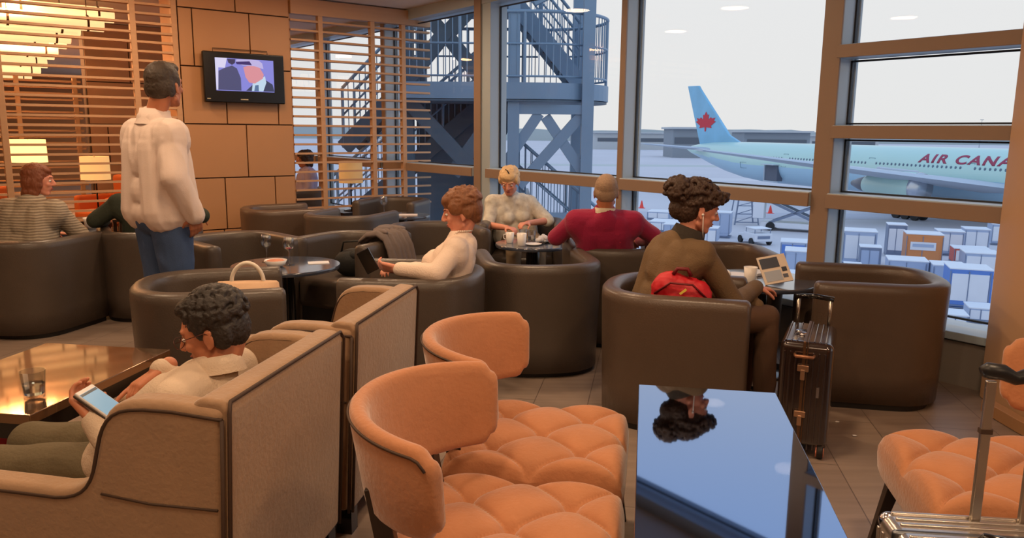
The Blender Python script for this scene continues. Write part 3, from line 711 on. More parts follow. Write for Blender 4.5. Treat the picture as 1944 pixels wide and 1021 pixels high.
# silver suitcase ---------------------------------------------------------------------------
ss = thing('suitcase', 'silver ribbed aluminium suitcase with raised trolley handle, bottom right', 'suitcase', (1.135, 1.76, 0), R(-6))
silver = mat('silver_shell', (206, 198, 190), .22, metal=.9)
b = MB(); b.box((0, 0, .295), (.38, .22, .49)); sh_ = b.build('shell', silver, ss, bevel=.03, seg=5)
b = MB()
for y_ in (-.085, -.055, -.025, .035, .065, .095): b.box((0, y_, .295), (.325, .011, .502)); b.box((0, y_, .295), (.388, .011, .42))
b.build('ribs', silver, sh_, bevel=.004)
b = MB(); b.box((0, .004, .295), (.386, .022, .496)); b.build('frame_trim', mat('trim_steel', (120, 124, 130), .3, metal=.9), sh_, bevel=.028, seg=4)
for x_ in (-.165, .165):
    for y_ in (-.1, .1):
        b = MB(); b.ell((x_, y_, .518), (.026, .02, .024)); b.build('corner_guard', chrome, ss, smooth=True)
        b = MB(); b.cyl((x_*.9, y_*.8-.012, .03), (x_*.9, y_*.8+.012, .03), .03, n=20); b.build('wheel', mat('wheel_rubber', (30, 26, 24), .6), ss, smooth=True, auto=40)
b = MB(); b.tube([(-.005, -.03, .535), (.005, -.035, .555), (.06, -.07, .56), (.1, -.085, .555), (.11, -.09, .535)], .012); b.build('carry_handle', black_gloss, ss, smooth=True)
for x_ in (.035, .15):
    b = MB(); b.box((x_, .082, .70), (.024, .014, .42)); tb = b.build('handle_tube', alu, ss, bevel=.003)
    b = MB(); b.box((x_, .082, .78), (.028, .018, .012)); b.build('collar', piping_m, tb); 
b = MB(); b.tube([(.012, .084, .93), (.025, .084, .935), (.06, .082, .932), (.09, .08, .918), (.12, .08, .928), (.165, .084, .918), (.178, .084, .91)], [.014, .02, .02, .0165, .02, .02, .014], n=14)
b.build('grip', mat('black_rubber', (26, 26, 28), .4), ss, smooth=True)

# lamp on side table behind right screen ---------------------------------------------------
def table_lamp(label, loc, h=.62, sr=.17, sh=.22, glow=1.6, nm='table_lamp'):
    t = thing(nm, label, 'lamp', loc, 0, 'shaded lamps')
    b = MB(); b.lathe([(.1, 0), (.1, .012), (.02, .03)], n=28); b.build('base', black_gloss, t, smooth=True, auto=40)
    b = MB(); b.cyl((0, 0, .02), (0, 0, h), .009, n=10); b.build('pole', black_gloss, t, smooth=True)
    b = MB(); b.lathe([(sr, h-sh), (sr*.97, h), (sr*.95, h), (sr*.98, h-sh)], n=32)
    b.build('lamp_shade', mat('lamp_shade_%d' % int(glow*10), (225, 190, 140), .8, emit=(255, 196, 120), emit_s=glow), t, smooth=True, auto=40); return t
def side_table(label, loc, w_=.45, d_=.45, h=.45):
    t = thing('side_table', label, 'table', loc, AP)
    b = MB(); b.box((0, 0, h-.02), (w_, d_, .04)); b.build('tabletop', darkwood, t, bevel=.004)
    for sx_ in (-1, 1):
        for sy_ in (-1, 1): b = MB(); b.box((sx_*(w_/2-.03), sy_*(d_/2-.03), (h-.04)/2), (.04, .04, h-.04)); b.build('leg', darkwood, t)
    return t
side_table('dark side table carrying the lamp behind the right screen', (-2.13, 10.3, 0))
tl = table_lamp('unlit lamp with faintly glowing pale drum shade and black pole behind right screen', (-2.13, 10.3, .45), h=.65, sr=.155, sh=.28, glow=.25)  # faint glow put into the shade; the lamp is off
side_table('dark side table under the lit lamp left of the standing man', (-4.9, 9.2, 0))
table_lamp('lamp with wide white drum shade just left of the standing man', (-4.9, 9.2, .45), h=.72, sr=.16, sh=.27, glow=.7)
side_table('dark side table under the brightly lit lamp in the warm room', (-6.0, 9.75, 0))
table_lamp('brightly lit lamp with drum shade in the warm room', (-6.0, 9.75, .45), h=.9, sr=.2, sh=.28, glow=2.2)
side_table('dark side table under the twin lamp furthest left in the warm room', (-7.0, 10.2, 0))
table_lamp('brightly lit lamp with square-looking shade furthest left in warm room', (-7.0, 10.2, .45), h=1.0, sr=.22, sh=.3, glow=2.2)
# chandeliers of glass tubes -------------------------------------------------------------------
tube_m = mat('lit_glass_tube', (240, 220, 190), .3, emit=(255, 214, 150), emit_s=1.0)
ch0 = None
EN = [(-4.65, 9.4), (-5.75, 10.7), (-6.95, 12.5), (-8.3, 14.5), (-9.6, 16.5), (-11.0, 18.5)]
for k, (x, y) in enumerate(EN):
    if ch0 is None:
        ch0 = thing('tube_chandelier', 'chandelier of horizontal lit glass tubes, nearest and highest in the photo', 'chandelier', (x, y, CEIL), AP, 'tube chandeliers in the warm room')
        for row, (yy, zz, off) in enumerate(((0, -.17, 0), (.22, -.30, .35), (-.2, -.3, .15))):
            for q_ in range(4):
                b = MB(); x1_ = -q_*1.12-off; b.cyl((x1_-1.08, yy, zz), (x1_, yy, zz), .085, n=16); b.build('glass_tube', tube_m, ch0, smooth=True, auto=40)
                for xx in (x1_-.16, x1_-.92): b = MB(); b.lathe([(.09, -.012), (.09, .012)], (xx, yy, zz), 16, q=Quaternion((0, 1, 0), R(90))); b.cyl((xx, yy, zz+.05), (xx, yy, 0), .005, n=6); b.build('hanger', piping_m, ch0)
    else:
        dup(ch0, (x, y, CEIL), AP, 'chandelier of horizontal lit glass tubes, %s' % ['', 'second nearest of the row', 'third nearest of the row', 'fourth nearest of the row', 'last but one of the row', 'furthest and lowest in the photo'][k])
# fittings for the added downlights, above the view
dl = None
for k, (x, y) in enumerate(DOWN):
    if dl is None:
        dl = thing('downlight', 'added round ceiling downlight, out of view', 'ceiling light', (x, y, CEIL), 0, 'added downlights')
        b = MB(); b.lathe([(.13, 0), (.13, -.01), (.115, -.012), (.112, -.002)], n=32); b.build('ring', frame_m, dl, smooth=True)
        b = MB(); b.cyl((0, 0, -.001), (0, 0, -.004), .11, n=28); b.build('diffuser', mat('added_downlight_glow', (255, 220, 170), .5, emit=(255, 190, 120), emit_s=1.6), dl)
    else: dup(dl, (x, y, CEIL))
# crumbs on floor
for k, (x, y) in enumerate([(1.74, 3.74), (1.73, 3.93)]):
    b = MB(); b.ell((0, 0, .004), (.013, .009, .004), n=8, k=6); tag(b.build('paper_scrap', white_c, None, smooth=True, loc=(x, y, 0)), ['tiny white scrap on the floor nearest the dark suitcase wheel', 'tiny white scrap on the floor near the window tub chair'][k], 'scrap')

# ================================================================== OUTSIDE
GZ = -8.3
def ground(px, py, z=GZ):
    """where the sight line through a spot of the photo meets the apron"""
    d = fw+rt*((px-972)/1480)+up*((510.5-py)/1480); k = (z-1.5)/d.z; return Vector((d.x*k, d.y*k, z))
def apron_mat():
    m = mat('apron_concrete', (204, 202, 208), .8, noise_s=.05, noise_a=.10); return m
b = MB(); b.box((0, 600, GZ-.25), (2400, 1400, .5)); g = b.build('apron_ground', apron_mat()); struct(g)
for k, (y0, wd_) in enumerate(((95, 7), (170, 10), (240, 14))):
    b = MB(); b.box((20, y0, GZ+.01), (600, wd_, .02)); struct(b.build('apron_strip', mat('apron_strip_%d' % k, [(190, 190, 200), (214, 212, 216), (190, 196, 194)][k], .85)))
# distant buildings and hills
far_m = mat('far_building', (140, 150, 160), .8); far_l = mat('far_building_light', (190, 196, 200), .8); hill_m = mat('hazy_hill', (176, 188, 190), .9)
def far_b(label, x0, x1, y, h, m):
    pa, pb = (x0-972)/1480*y, (x1-972)/1480*y
    t = thing('airport_building', label, 'building', ((pa+pb)/2, y, GZ), 0)
    b = MB(); b.box((0, 0, h/2), (pb-pa, 20, h)); b.build('wall', m, t)
    b = MB(); b.box((0, -.5, h+.4), (pb-pa+2, 23, .8)); b.build('roof', far_l, t)
    b = MB(); b.box((0, -10.1, h*.6), ((pb-pa)*.9, .3, h*.22)); b.build('window_band', mat('far_glass', (90, 100, 112), .3), t)
far_b('long grey hangar far beyond the aircraft tail, left of the fin', 1262, 1325, 330, 11.5, far_m)
far_b('long low dark terminal far beyond the fuselage, right of the fin', 1392, 1512, 360, 10.5, far_m)
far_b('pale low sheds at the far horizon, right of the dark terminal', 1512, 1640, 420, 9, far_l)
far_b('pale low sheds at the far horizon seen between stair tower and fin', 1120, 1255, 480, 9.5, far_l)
b = MB()
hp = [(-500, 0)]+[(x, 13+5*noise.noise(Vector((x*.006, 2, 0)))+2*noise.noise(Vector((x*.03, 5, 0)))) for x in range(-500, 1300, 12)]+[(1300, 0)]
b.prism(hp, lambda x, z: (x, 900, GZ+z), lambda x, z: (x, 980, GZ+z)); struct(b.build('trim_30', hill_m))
def pole_light(label, px, ybase, ytop):
    p = ground(px, ybase); h = (1.5-GZ)+(258-ytop)*p.y/1480
    t = thing('light_mast', label, 'lamp post', p)
    b = MB(); b.cyl((0, 0, 0), (0, 0, h), .22, .12, n=10); b.build('mast', far_m, t); b = MB(); b.box((0, 0, h), (2.4, .5, .35)); b.build('lamp_head', far_m, t)
pole_light('tall thin floodlight mast at the right edge of the view', 1926, 300, 184)
pole_light('short distant floodlight mast left of the tall one', 1858, 285, 228)

# aircraft -------------------------------------------------------------------------
ice = mat('ice_blue_paint', (186, 222, 216), .35, coat=.3); ice_shaded = mat('belly_shade_blue', (168, 204, 226), .4, coat=.3); wing_grey = mat('wing_grey', (188, 198, 210), .45)  # belly tone carries the blue underside shading in its colour
pl = thing('airliner', 'pale blue airliner parked on the apron, red maple leaf on its fin', 'airplane', (32.9, 146.8, GZ), math.atan2(-.946, .323))
secs = [(-.6, .25, 6.95), (1, .7, 6.9), (4, 1.25, 6.75), (8, 1.9, 6.4), (13, 2.5, 5.95), (18, 2.9, 5.6), (23, 3.08, 5.42), (28, 3.1, 5.4), (84, 3.1, 5.4), (88, 2.8, 5.3), (91, 2.1, 5.1), (93, 1.2, 4.8), (93.8, .2, 4.6)]
def frac(x):
    for (a0, r0_, c0), (a1, r1_, c1) in zip(secs, secs[1:]):
        if x <= a1: k = (x-a0)/(a1-a0); return r0_+(r1_-r0_)*k, c0+(c1-c0)*k
b = MB(); N = 48; rgs = []
xs_ = [-.6, .2, 1, 2.5, 4, 6, 8, 10, 13, 15.5, 18, 20, 23, 25, 28]+list(range(32, 85, 4))+[86, 88, 89.5, 91, 92, 93, 93.8]
for x in xs_:
    r_, c_ = frac(x); rgs.append([Vector((x, r_*math.cos(2*math.pi*i/N), c_+r_*math.sin(2*math.pi*i/N))) for i in range(N)])
b.rings(rgs)
fu = b.build('fuselage', [ice, ice_shaded], pl, smooth=True)
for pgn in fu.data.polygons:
    if pgn.center.z < 5.15+max(0, (22-pgn.center.x))*.055: pgn.material_index = 1  # lower faces take the painted-in shading tone
b = MB(); foil = [(-1.4, 18.4), (2.1, 18.3), (2.8, 17.6), (12.5, 9.6), (16, 8.35), (12, 6.9), (4.2, 6.7)]
b.prism(foil, lambda x, z: (x, -.28, z), lambda x, z: (x, .28, z)); fin = b.build('tail_fin', mat('fin_blue', (120, 184, 218), .4, coat=.3, noise_s=.25, noise_a=.28), pl, bevel=.12, seg=2)
# maple leaf
half = [(0, 1.0), (.13, .74), (.22, .80), (.20, .44), (.38, .60), (.44, .50), (.70, .55), (.60, .36), (.74, .28), (.40, -.02), (.46, -.18), (.06, -.12), (.045, -.42)]
leaf = [(x, z) for x, z in half]+[(-x, z) for x, z in reversed(half[1:])]
b = MB(); b.prism(leaf, lambda x, z: (5.3+x*4.3*1.0, -.31, 11.2+z*2.45), lambda x, z: (5.3+x*4.3, -.33, 11.2+z*2.45))
b.prism([(x, z) for x, z in leaf], lambda x, z: (5.3+x*4.3, .31, 11.2+z*2.45), lambda x, z: (5.3+x*4.3, .33, 11.2+z*2.45)); b.build('maple_leaf_emblem', mat('leaf_red', (205, 40, 62), .5), fin)
def wing(name, pts, th0, th1, m, par=pl):
    (xl, y0, z0), (xt, _, _), (xl2, y1, z1), (xt2, _, _) = pts; b = MB(); rg = []
    for k in range(7):
        u = k/6; le, te = xl+(xl2-xl)*u, xt+(xt2-xt)*u; y = y0+(y1-y0)*u; z = z0+(z1-z0)*u; th = th0+(th1-th0)*u
        rg.append([Vector((le+(te-le)*c_, y, z+th*s_)) for c_, s_ in ((0, 0), (.08, .35), (.35, .55), (.7, .3), (1, 0), (.7, -.25), (.35, -.45), (.08, -.3))])
    b.rings(rg); return b.build(name, m, par, smooth=True, auto=50)
wing('wing', [(69, -2.6, 4.3), (56, -2.6, 4.5), (52.6, -30.5, 8.0), (50.6, -30.5, 8.1)], 1.3, .25, wing_grey)
wing('wing', [(69, 2.6, 4.3), (56, 2.6, 4.5), (52.6, 30.5, 8.0), (50.6, 30.5, 8.1)], 1.3, .25, wing_grey)
wing('tailplane', [(10.5, -1.2, 7.0), (4.5, -1.0, 7.0), (1.2, -10.3, 7.9), (-.8, -10.3, 7.9)], .7, .2, wing_grey)
wing('tailplane', [(10.5, 1.2, 7.0), (4.5, 1.0, 7.0), (1.2, 10.3, 7.9), (-.8, 10.3, 7.9)], .7, .2, wing_grey)
qx = Quaternion((0, 1, 0), R(90))
for sy in (-1, 1):
    b = MB(); b.lathe([(1.0, 0), (1.35, 1.5), (1.66, 3.5), (1.78, 5.8), (1.74, 7.3), (1.62, 7.75), (1.5, 7.7), (1.42, 7.0), (.5, 6.9), (.05, 7.3)], (54.9, sy*9.6, 4.15), 40, q=qx)
    en = b.build('engine', ice, pl, smooth=True, auto=60)
    b = MB(); b.cyl((61.75, sy*9.6, 4.15), (61.85, sy*9.6, 4.15), 1.44, n=36); b.build('fan', mat('fan_dark', (70, 76, 92), .4), en)
    b = MB(); b.lathe([(1.62, 0), (1.70, -.35), (1.76, -.3), (1.68, .02)], (62.65, sy*9.6, 4.15), 40, q=qx); b.build('inlet_lip', mat('lip_metal', (190, 198, 208), .25, metal=.7), en, smooth=True)
    b = MB(); b.lathe([(.3, -2.4), (.7, -1.2), (.98, 0), (.9, .4)], (54.9, sy*9.6, 4.15), 30, q=qx); b.build('exhaust_cone', mat('exhaust_grey', (110, 112, 122), .4), en, smooth=True)
    b = MB(); b.beam((56.2, sy*9.6, 5.6), (62, sy*9.6, 5.4), .5, 1.3); b.build('pylon', wing_grey, pl, bevel=.15)
b = MB()
x = 24.2
while x < 70:
    r_, c_ = frac(x); zz = 6.28; yy = -math.sqrt(max(r_*r_-(zz-c_)**2, .1))
    if not (30.5 < x < 31.8 or 47.2 < x < 48.6 or 62 < x < 63.1): b.ell((x, yy, zz), (.15, .05, .2), n=10, k=6)
    x += .62
b.build('window_row', mat('cabin_window', (96, 118, 138), .3), pl, smooth=True)
b = MB()
for x0_, z0_, w_, h_ in ((31.1, 6.0, 1.0, 1.9), (48, 6.0, 1.0, 1.9), (62.5, 5.9, 1.1, 1.9), (84, 5.9, 1.0, 1.9), (21, 4.9, 1.6, .9)):
    r_, c_ = frac(x0_); P_ = []
    for a_, c__ in ((-1, -1), (1, -1), (1, 1), (-1, 1)):
        z_ = z0_+c__*h_/2; P_.append((x0_+a_*w_/2, -math.sqrt(r_*r_-(z_-c_)**2)-.02, z_))
    b.tube(P_, .035, n=5, closed=True)
b.build('door_outline', mat('door_line', (120, 150, 165), .5), pl)
b = MB(); b.box((28.5, -2.75, 4.0), (2.9, 1.0, 2.3)); cdr = b.build('cargo_door', mat('hold_dark', (92, 100, 116), .7), pl)
b = MB(); b.beam((27.0, -3.35, 2.75), (27.0, -3.35, 5.2), .12, .12); b.beam((26.9, -3.35, 2.75), (30.4, -3.35, 2.75), .14, .14); b.box((28.7, -3.6, 5.3), (3.0, 1.3, .12)); b.build('door_frame', wing_grey, cdr)
# gear
for (gx, gy) in ((56, -4), (56, 4), (86, 0)):
    b = MB(); b.cyl((gx, gy, 3), (gx, gy, .7), .2, n=10); lg = b.build('landing_gear', wing_grey, pl, smooth=True)
    b = MB()
    for dx_ in (-1.4, 0, 1.4):
        for dy_ in (-.6, .6): b.cyl((gx+dx_, gy+dy_-.2, .62), (gx+dx_, gy+dy_+.2, .62), .62, n=20)
    b.build('tyres', mat('tyre', (36, 38, 42), .7), lg)
# lettering
cu = bpy.data.curves.new('letters', 'FONT'); cu.body = 'AIR CANADA'; cu.size = 1.0; cu.space_character = 1.22; cu.offset = .03
to = bpy.data.objects.new('letters_tmp', cu); COL.objects.link(to); bpy.context.view_layer.update()
me = bpy.data.meshes.new_from_object(to.evaluated_get(bpy.context.evaluated_depsgraph_get())); bpy.data.objects.remove(to)
bm = bmesh.new(); bm.from_mesh(me); bmesh.ops.triangulate(bm, faces=bm.faces); bmesh.ops.subdivide_edges(bm, edges=bm.edges, cuts=2, use_grid_fill=True)
xw = max(v.co.x for v in bm.verts); yh = max(v.co.y for v in bm.verts)
for v in bm.verts:
    x_ = 55.4+v.co.x/xw*15.6; z_ = 6.72+v.co.y/yh*.98; r_, c_ = 3.125, 5.4
    v.co = Vector((x_, -math.sqrt(r_*r_-(z_-c_)**2), z_))
ex = bmesh.ops.extrude_face_region(bm, geom=bm.faces[:]); bmesh.ops.translate(bm, vec=(0, .04, 0), verts=[e_ for e_ in ex['geom'] if isinstance(e_, bmesh.types.BMVert)])
bmesh.ops.recalc_face_normals(bm, faces=bm.faces); bm.to_mesh(me); bm.free(); me.materials.clear(); me.materials.append(mat('letter_red', (158, 52, 84), .5))
lo = bpy.data.objects.new('airline_lettering', me); COL.objects.link(lo); lo.parent = pl

# cargo containers ----------------------------------------------------------------
cw_ = mat('container_white', (226, 230, 238), .5, noise_s=1.5, noise_a=.05); cblue = mat('container_blue', (92, 132, 206), .5); corange = mat('container_orange', (214, 138, 84), .5); cside = mat('container_side', (168, 184, 212), .5); cred = mat('container_red', (206, 84, 66), .5); croof_b = mat('container_roof_pale', (214, 222, 236), .4)
cedge = mat('container_edge', (120, 134, 160), .5)
def uld(label, px0, px1, pyb, h=1.63, depth=1.5, rot=0, front=None, side=None, flat=False, name='cargo_container', cat='container', grp='air cargo containers on the apron'):
    p = ground((px0+px1)/2, pyb); wpx = (px1-px0)/1480*p.y; W_ = wpx*.82; D_ = depth
    t = thing(name, label, cat, (p.x, p.y+D_/2, GZ), R(rot)-.35, grp)
    b = MB(); ch = 0 if flat else .35
    prof = [(-W_/2, .12), (W_/2-ch, .12), (W_/2, .12+ch), (W_/2, h), (-W_/2, h)]
    b.prism(prof, lambda x, z: (x, -D_/2, z), lambda x, z: (x, D_/2, z)); bd = b.build('body', side or cside, t, bevel=.02)
    b = MB(); b.box((0, 0, h+.02), (W_+.05, D_+.05, .06)); b.build('roof', cw_, t)
    b = MB(); b.box((-.03, -D_/2-.01, h*.55), (W_*.86, .03, h*.68)); b.build('front_panel', front or cw_, t)
    b = MB()
    for x_ in (-W_/2+.03, -W_*.05, W_/2-.03-ch*.3): b.box((x_, -D_/2-.03, h*.55), (.05, .03, h*.8))
    b.box((0, -D_/2-.03, .2), (W_, .04, .07)); b.box((0, 0, .06), (W_, D_, .08)); b.build('edge_rails', cedge, t)
    return t
uld('pale container with white top just right of the thick mullion', 1604, 1676, 505, h=2.6, depth=2.4)
uld('small container with red-orange front, low beside the thick mullion', 1606, 1644, 545, h=1.4, front=cred)
uld('grey-blue container with bluish roof in front of the tall pale one', 1634, 1680, 520, h=1.9, side=cedge, front=cside)
t = uld('orange container with a white sign on its front', 1722, 1800, 512, h=2.6, depth=2.2, front=corange, side=corange, flat=True)
b = MB(); b.box((-.1, -1.16, 1.75), (1.7, .03, .6)); b.build('sign', cw_, t); b = MB(); b.box((-.1, -1.18, 1.8), (1.4, .03, .22)); b.build('sign_stripe', cside, t)
uld('grey-white container just left of and behind the orange one', 1688, 1728, 488, h=2.6, depth=2.0, side=cedge)
uld('white-topped container behind the empty window tub chair rim', 1690, 1775, 545, h=1.7, depth=2.2, front=cside)
uld('white container with blue front lower right of the orange one', 1775, 1845, 556, h=1.7, depth=2.0, front=cside)
t = uld('large white container with bright blue right side, nearest at right', 1806, 1896, 588, h=2.3, depth=2.2, side=cblue)
uld('white container behind the blue-sided one', 1836, 1910, 528, h=1.7, depth=2.2)
uld('container with reddish top right of the orange one', 1815, 1890, 503, h=1.2, depth=2.0, side=cred)
uld('pale container in the rear row right of the orange one', 1784, 1840, 486, h=2.0, depth=2.2)
uld('pale container in the rear row, second from the right column', 1836, 1888, 478, h=1.9, depth=2.2)
uld('pale container at the rear right beside the clad column', 1888, 1925, 466, h=1.9, depth=2.2)
uld('low white container at the far rear right', 1845, 1900, 458, h=1.0, depth=2.4)
uld('low white open trolley box nearest the sill at right', 1846, 1900, 615, h=.8, depth=1.6, flat=True)
uld('low white trolley box left of the nearest one by the sill', 1800, 1850, 625, h=.7, depth=1.6, flat=True)
uld('flat pale trolley behind the low white trolley boxes', 1780, 1806, 640, h=.7, depth=1.6, flat=True)
uld('flat white trolley half hidden by the tub chair rim', 1768, 1796, 575, h=.9, depth=1.6, flat=True)
uld('pale container with blue roof left of the thick mullion', 1486, 1545, 500, h=1.6, depth=2.4, front=cblue)
uld('pinkish white container behind the magazine', 1494, 1548, 530, h=1.9, depth=2.2, front=cside)
uld('container low behind the round window table', 1500, 1545, 575, h=1.6, depth=2.0)
uld('tall pale container right of the curly-haired woman', 1352, 1396, 452, h=2.4, depth=2.0, front=cside)
uld('low pale container beside the curly-haired woman, nearer one', 1330, 1372, 468, h=1.6, depth=2.0)
uld('flat white trolley between burgundy jumper and curly hair, rear', 1232, 1285, 418, h=.9, depth=3, flat=True)
uld('flat white trolley between burgundy jumper and curly hair, nearer', 1236, 1300, 441, h=1.0, depth=3, flat=True)
uld('blue-white container behind the burgundy shoulder', 1262, 1300, 460, h=1.6, depth=2, front=cside)
uld('low white trolleys seen through the stair rails', 1000, 1062, 432, h=.9, depth=3, flat=True)
# small white vehicle
def vehicle(label, px, py, L_=3.2, W_=1.7, h=1.5, rz=.2, m=cw_, name='baggage_tractor'):
    p = ground(px, py); t = thing(name, label, 'vehicle', p, rz)
    b = MB(); b.prism([(-L_/2, .35), (L_/2, .35), (L_/2, .8), (L_*.2, .95), (L_*.12, h*.72), (-L_/2, h*.72)], lambda x, z: (-W_/2, x, z), lambda x, z: (W_/2, x, z)); b.build('body', m, t, bevel=.08)
    b = MB(); b.box((0, -L_*.18, h), (W_*.95, L_*.55, .08)); b.build('roof', m, t, bevel=.02)
    b = MB()
    for sx_ in (-1, 1):
        for y_ in (-.42*L_, .08*L_): b.cyl((sx_*W_*.44, y_, h*.7), (sx_*W_*.44, y_, h), .04, n=6)
    b.build('roof_posts', cedge, t)
    for sx_ in (-1, 1):
        for y_ in (-L_*.32, L_*.32): b = MB(); b.cyl((sx_*W_*.5-.12, y_, .33), (sx_*W_*.5+.12, y_, .33), .33, n=18); b.build('wheel', mat('tyre', (36, 38, 42), .7), t)
    b = MB(); b.box((0, -L_/2-.01, .75), (W_*.7, .04, .25)); b.build('rear_panel', cedge, t)
vehicle('small white baggage tractor on the apron right of the curly hair', 1432, 462)
vehicle('white van parked under the aircraft nose section', 1885, 405, 5.5, 2.2, 2.6, 1.3, name='service_van')
vehicle('pale service truck behind the engine', 1775, 402, 6, 2.3, 2.4, 1.3, name='service_truck')
vehicle('small white tractor near the right column, far back', 1905, 448, 2.6, 1.6, 1.5, .6)
# cargo loader: platforms on scissor legs
def loader(label, px, py, rz, ytop=None):
    p = ground(px, py); t = thing('cargo_loader', label, 'vehicle', p, rz)
    b = MB(); b.box((0, 0, 3.0), (6.5, 2.8, .3)); b.build('deck', mat('loader_yellow', (206, 206, 150), .5), t)
    b = MB(); b.box((0, 0, .6), (6.8, 2.6, .5)); b.build('chassis', cw_, t)
    b = MB()
    for y_ in (-1.1, 1.1): b.beam((-2.6, y_, .8), (2.4, y_, 2.9), .2, .25); b.beam((2.6, y_, .8), (-2.4, y_, 2.9), .2, .25)
    b.build('scissor_arms', cedge, t)
    b = MB(); b.box((-3.6, -1.2, 2.2), (1.1, 1.2, 1.9)); b.box((3.6, -.9, 2.0), (.7, 1.0, 2.2)); b.build('cab', cw_, t, bevel=.05)
    for x_ in (-2.4, 2.4):
        for y_ in (-1.3, 1.3): b = MB(); b.cyl((x_, y_-.15, .45), (x_, y_+.15, .45), .45, n=16); b.build('wheel', mat('tyre', (36, 38, 42), .7), t)
    b = MB(); b.beam((-2.5, -1.38, 3.7), (2.5, -1.38, 3.7), .06, .06)
    for x_ in (-2.5, -1.2, 0, 1.2, 2.5): b.beam((x_, -1.38, 3.1), (x_, -1.38, 3.7), .05, .05)
    b.build('handrail', cedge, t)
loader('pale cargo loader with yellowish deck left of the thick mullion', 1512, 438, -.5)
b = MB(); p = ground(1412, 425)
for sx_ in (-1, 1):
    for sy_ in (-1, 1): b.beam((sx_*1.3, sy_*1.0, 0), (sx_*.8, sy_*.8, 4.2), .12, .12)
for k in range(5): b.beam((-1.25+k*.1, -1, .3+k*.9), (1.25-k*.1, -1, .3+k*.9), .09, .09); b.beam((-1.25+k*.1, -1, .3+k*.9), (1.1-k*.1, -1, 1.1+k*.75), .07, .07)
b.box((0, 0, 4.25), (2.0, 1.9, .12))
tag(b.build('access_tower', cedge, None, loc=p), 'blue-grey lattice access tower on the apron above the small tractor', 'tower')
for lb, px, py in (('tiny orange traffic cone on the apron, left of the curly hair', 1218, 395), ('tiny orange traffic cone on the apron above the cargo loader', 1462, 405)):
    b = MB(); b.cyl((0, 0, 0), (0, 0, 1.0), .3, .06, n=14); b.box((0, 0, .03), (.8, .8, .06)); tag(b.build('traffic_cone', mat('cone_orange', (240, 70, 60), .5), None, smooth=False, loc=ground(px, py)), lb, 'cone')

# steel stair tower just outside ------------------------------------------------------
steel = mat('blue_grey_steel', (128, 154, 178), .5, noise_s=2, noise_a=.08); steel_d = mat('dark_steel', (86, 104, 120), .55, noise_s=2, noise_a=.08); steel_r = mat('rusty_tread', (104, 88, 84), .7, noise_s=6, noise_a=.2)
st = thing('stair_tower', 'blue-grey steel stair tower with round-ended landing outside the glass', 'staircase', (.4, 13.5, GZ))
O = Vector((.4, 13.5, GZ))
def L(x, y, z): return Vector((x, y, z))-O
for x_, y_ in ((1.2, 12.95), (0.0, 12.95), (1.2, 15.2), (0.0, 15.2), (-1.75, 13.2), (-1.75, 15.2)):
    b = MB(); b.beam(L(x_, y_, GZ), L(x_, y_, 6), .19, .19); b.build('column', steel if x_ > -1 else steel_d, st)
# landing with round end
LZ = 2.28; lp = [(-1.9, 12.8), (.45, 12.8)]+[(.45+1.2*math.sin(R(a_)), 14.0-1.2*math.cos(R(a_))) for a_ in range(6, 175, 8)]+[(.45, 15.2), (-1.9, 15.2)]
b = MB(); b.prism(lp, lambda x, y: L(x, y, LZ), lambda x, y: L(x, y, LZ-.26)); b.build('landing', steel, st)
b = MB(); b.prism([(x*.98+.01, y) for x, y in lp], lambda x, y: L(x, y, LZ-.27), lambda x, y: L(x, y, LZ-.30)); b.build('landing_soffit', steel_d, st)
def railing(path, hgt=1.1, sp=.115, name='railing', parent=st, m=steel):
    b = MB(); acc = 0; pts = [Vector(p) for p in path]
    b.tube([p+Vector((0, 0, hgt)) for p in pts], .028, n=8); b.tube([p+Vector((0, 0, hgt*.55)) for p in pts], .018, n=6); b.tube([p+Vector((0, 0, .1)) for p in pts], .018, n=6)
    o_ = b.build(name, m, parent, smooth=True); b2 = MB(); b3 = MB(); nxt = 0; npost = 0; dist = 0
    for p, q in zip(pts, pts[1:]):
        L_ = (q-p).length; 
        while nxt <= dist+L_:
            c_ = p.lerp(q, (nxt-dist)/L_)
            if npost % 9 == 0: b3.cyl(c_, c_+Vector((0, 0, hgt)), .026, n=8)
            else: b2.cyl(c_+Vector((0, 0, .1)), c_+Vector((0, 0, hgt)), .009, n=5)
            npost += 1; nxt += sp
        dist += L_
    b2.build('balusters', m, o_); b3.build('posts', m, o_)
railing([L(x, y, LZ) for x, y in [(-1.9, 12.85)]+[(-.5, 12.85), (.45, 12.85)]+[(.45+1.16*math.sin(R(a_)), 14.0-1.16*math.cos(R(a_))) for a_ in range(6, 175, 8)]])
railing([L(-1.9, 15.1, LZ), L(.45, 15.1, LZ)])
b = MB()
b.beam(L(-.1, 12.95, 1.86), L(1.25, 12.95, 1.86), .13, .15)
for k, (p, q) in enumerate((((.42, 1.8), (-.15, .95)), ((1.15, 1.82), (.1, .62)), ((.52, 1.75), (1.15, .85)))): b.beam(L(p[0], 12.97+k*.012, p[1]), L(q[0], 12.97+k*.012, q[1]), .14+k*.004, .17)
for z0 in (-2.2, -5.2):
    b.beam(L(-.0, 12.97, z0), L(1.2, 12.97, z0+2.2), .12, .14); b.beam(L(1.2, 13.1, z0), L(0, 13.1, z0+2.2), .12, .14); b.beam(L(0, 12.95, z0+2.3), L(1.2, 12.95, z0+2.3), .12, .16)
b.beam(L(.3, 12.97, 3.55), L(1.25, 12.97, 4.0), .14, .16)
b.build('bracing', steel, st)
b = MB()
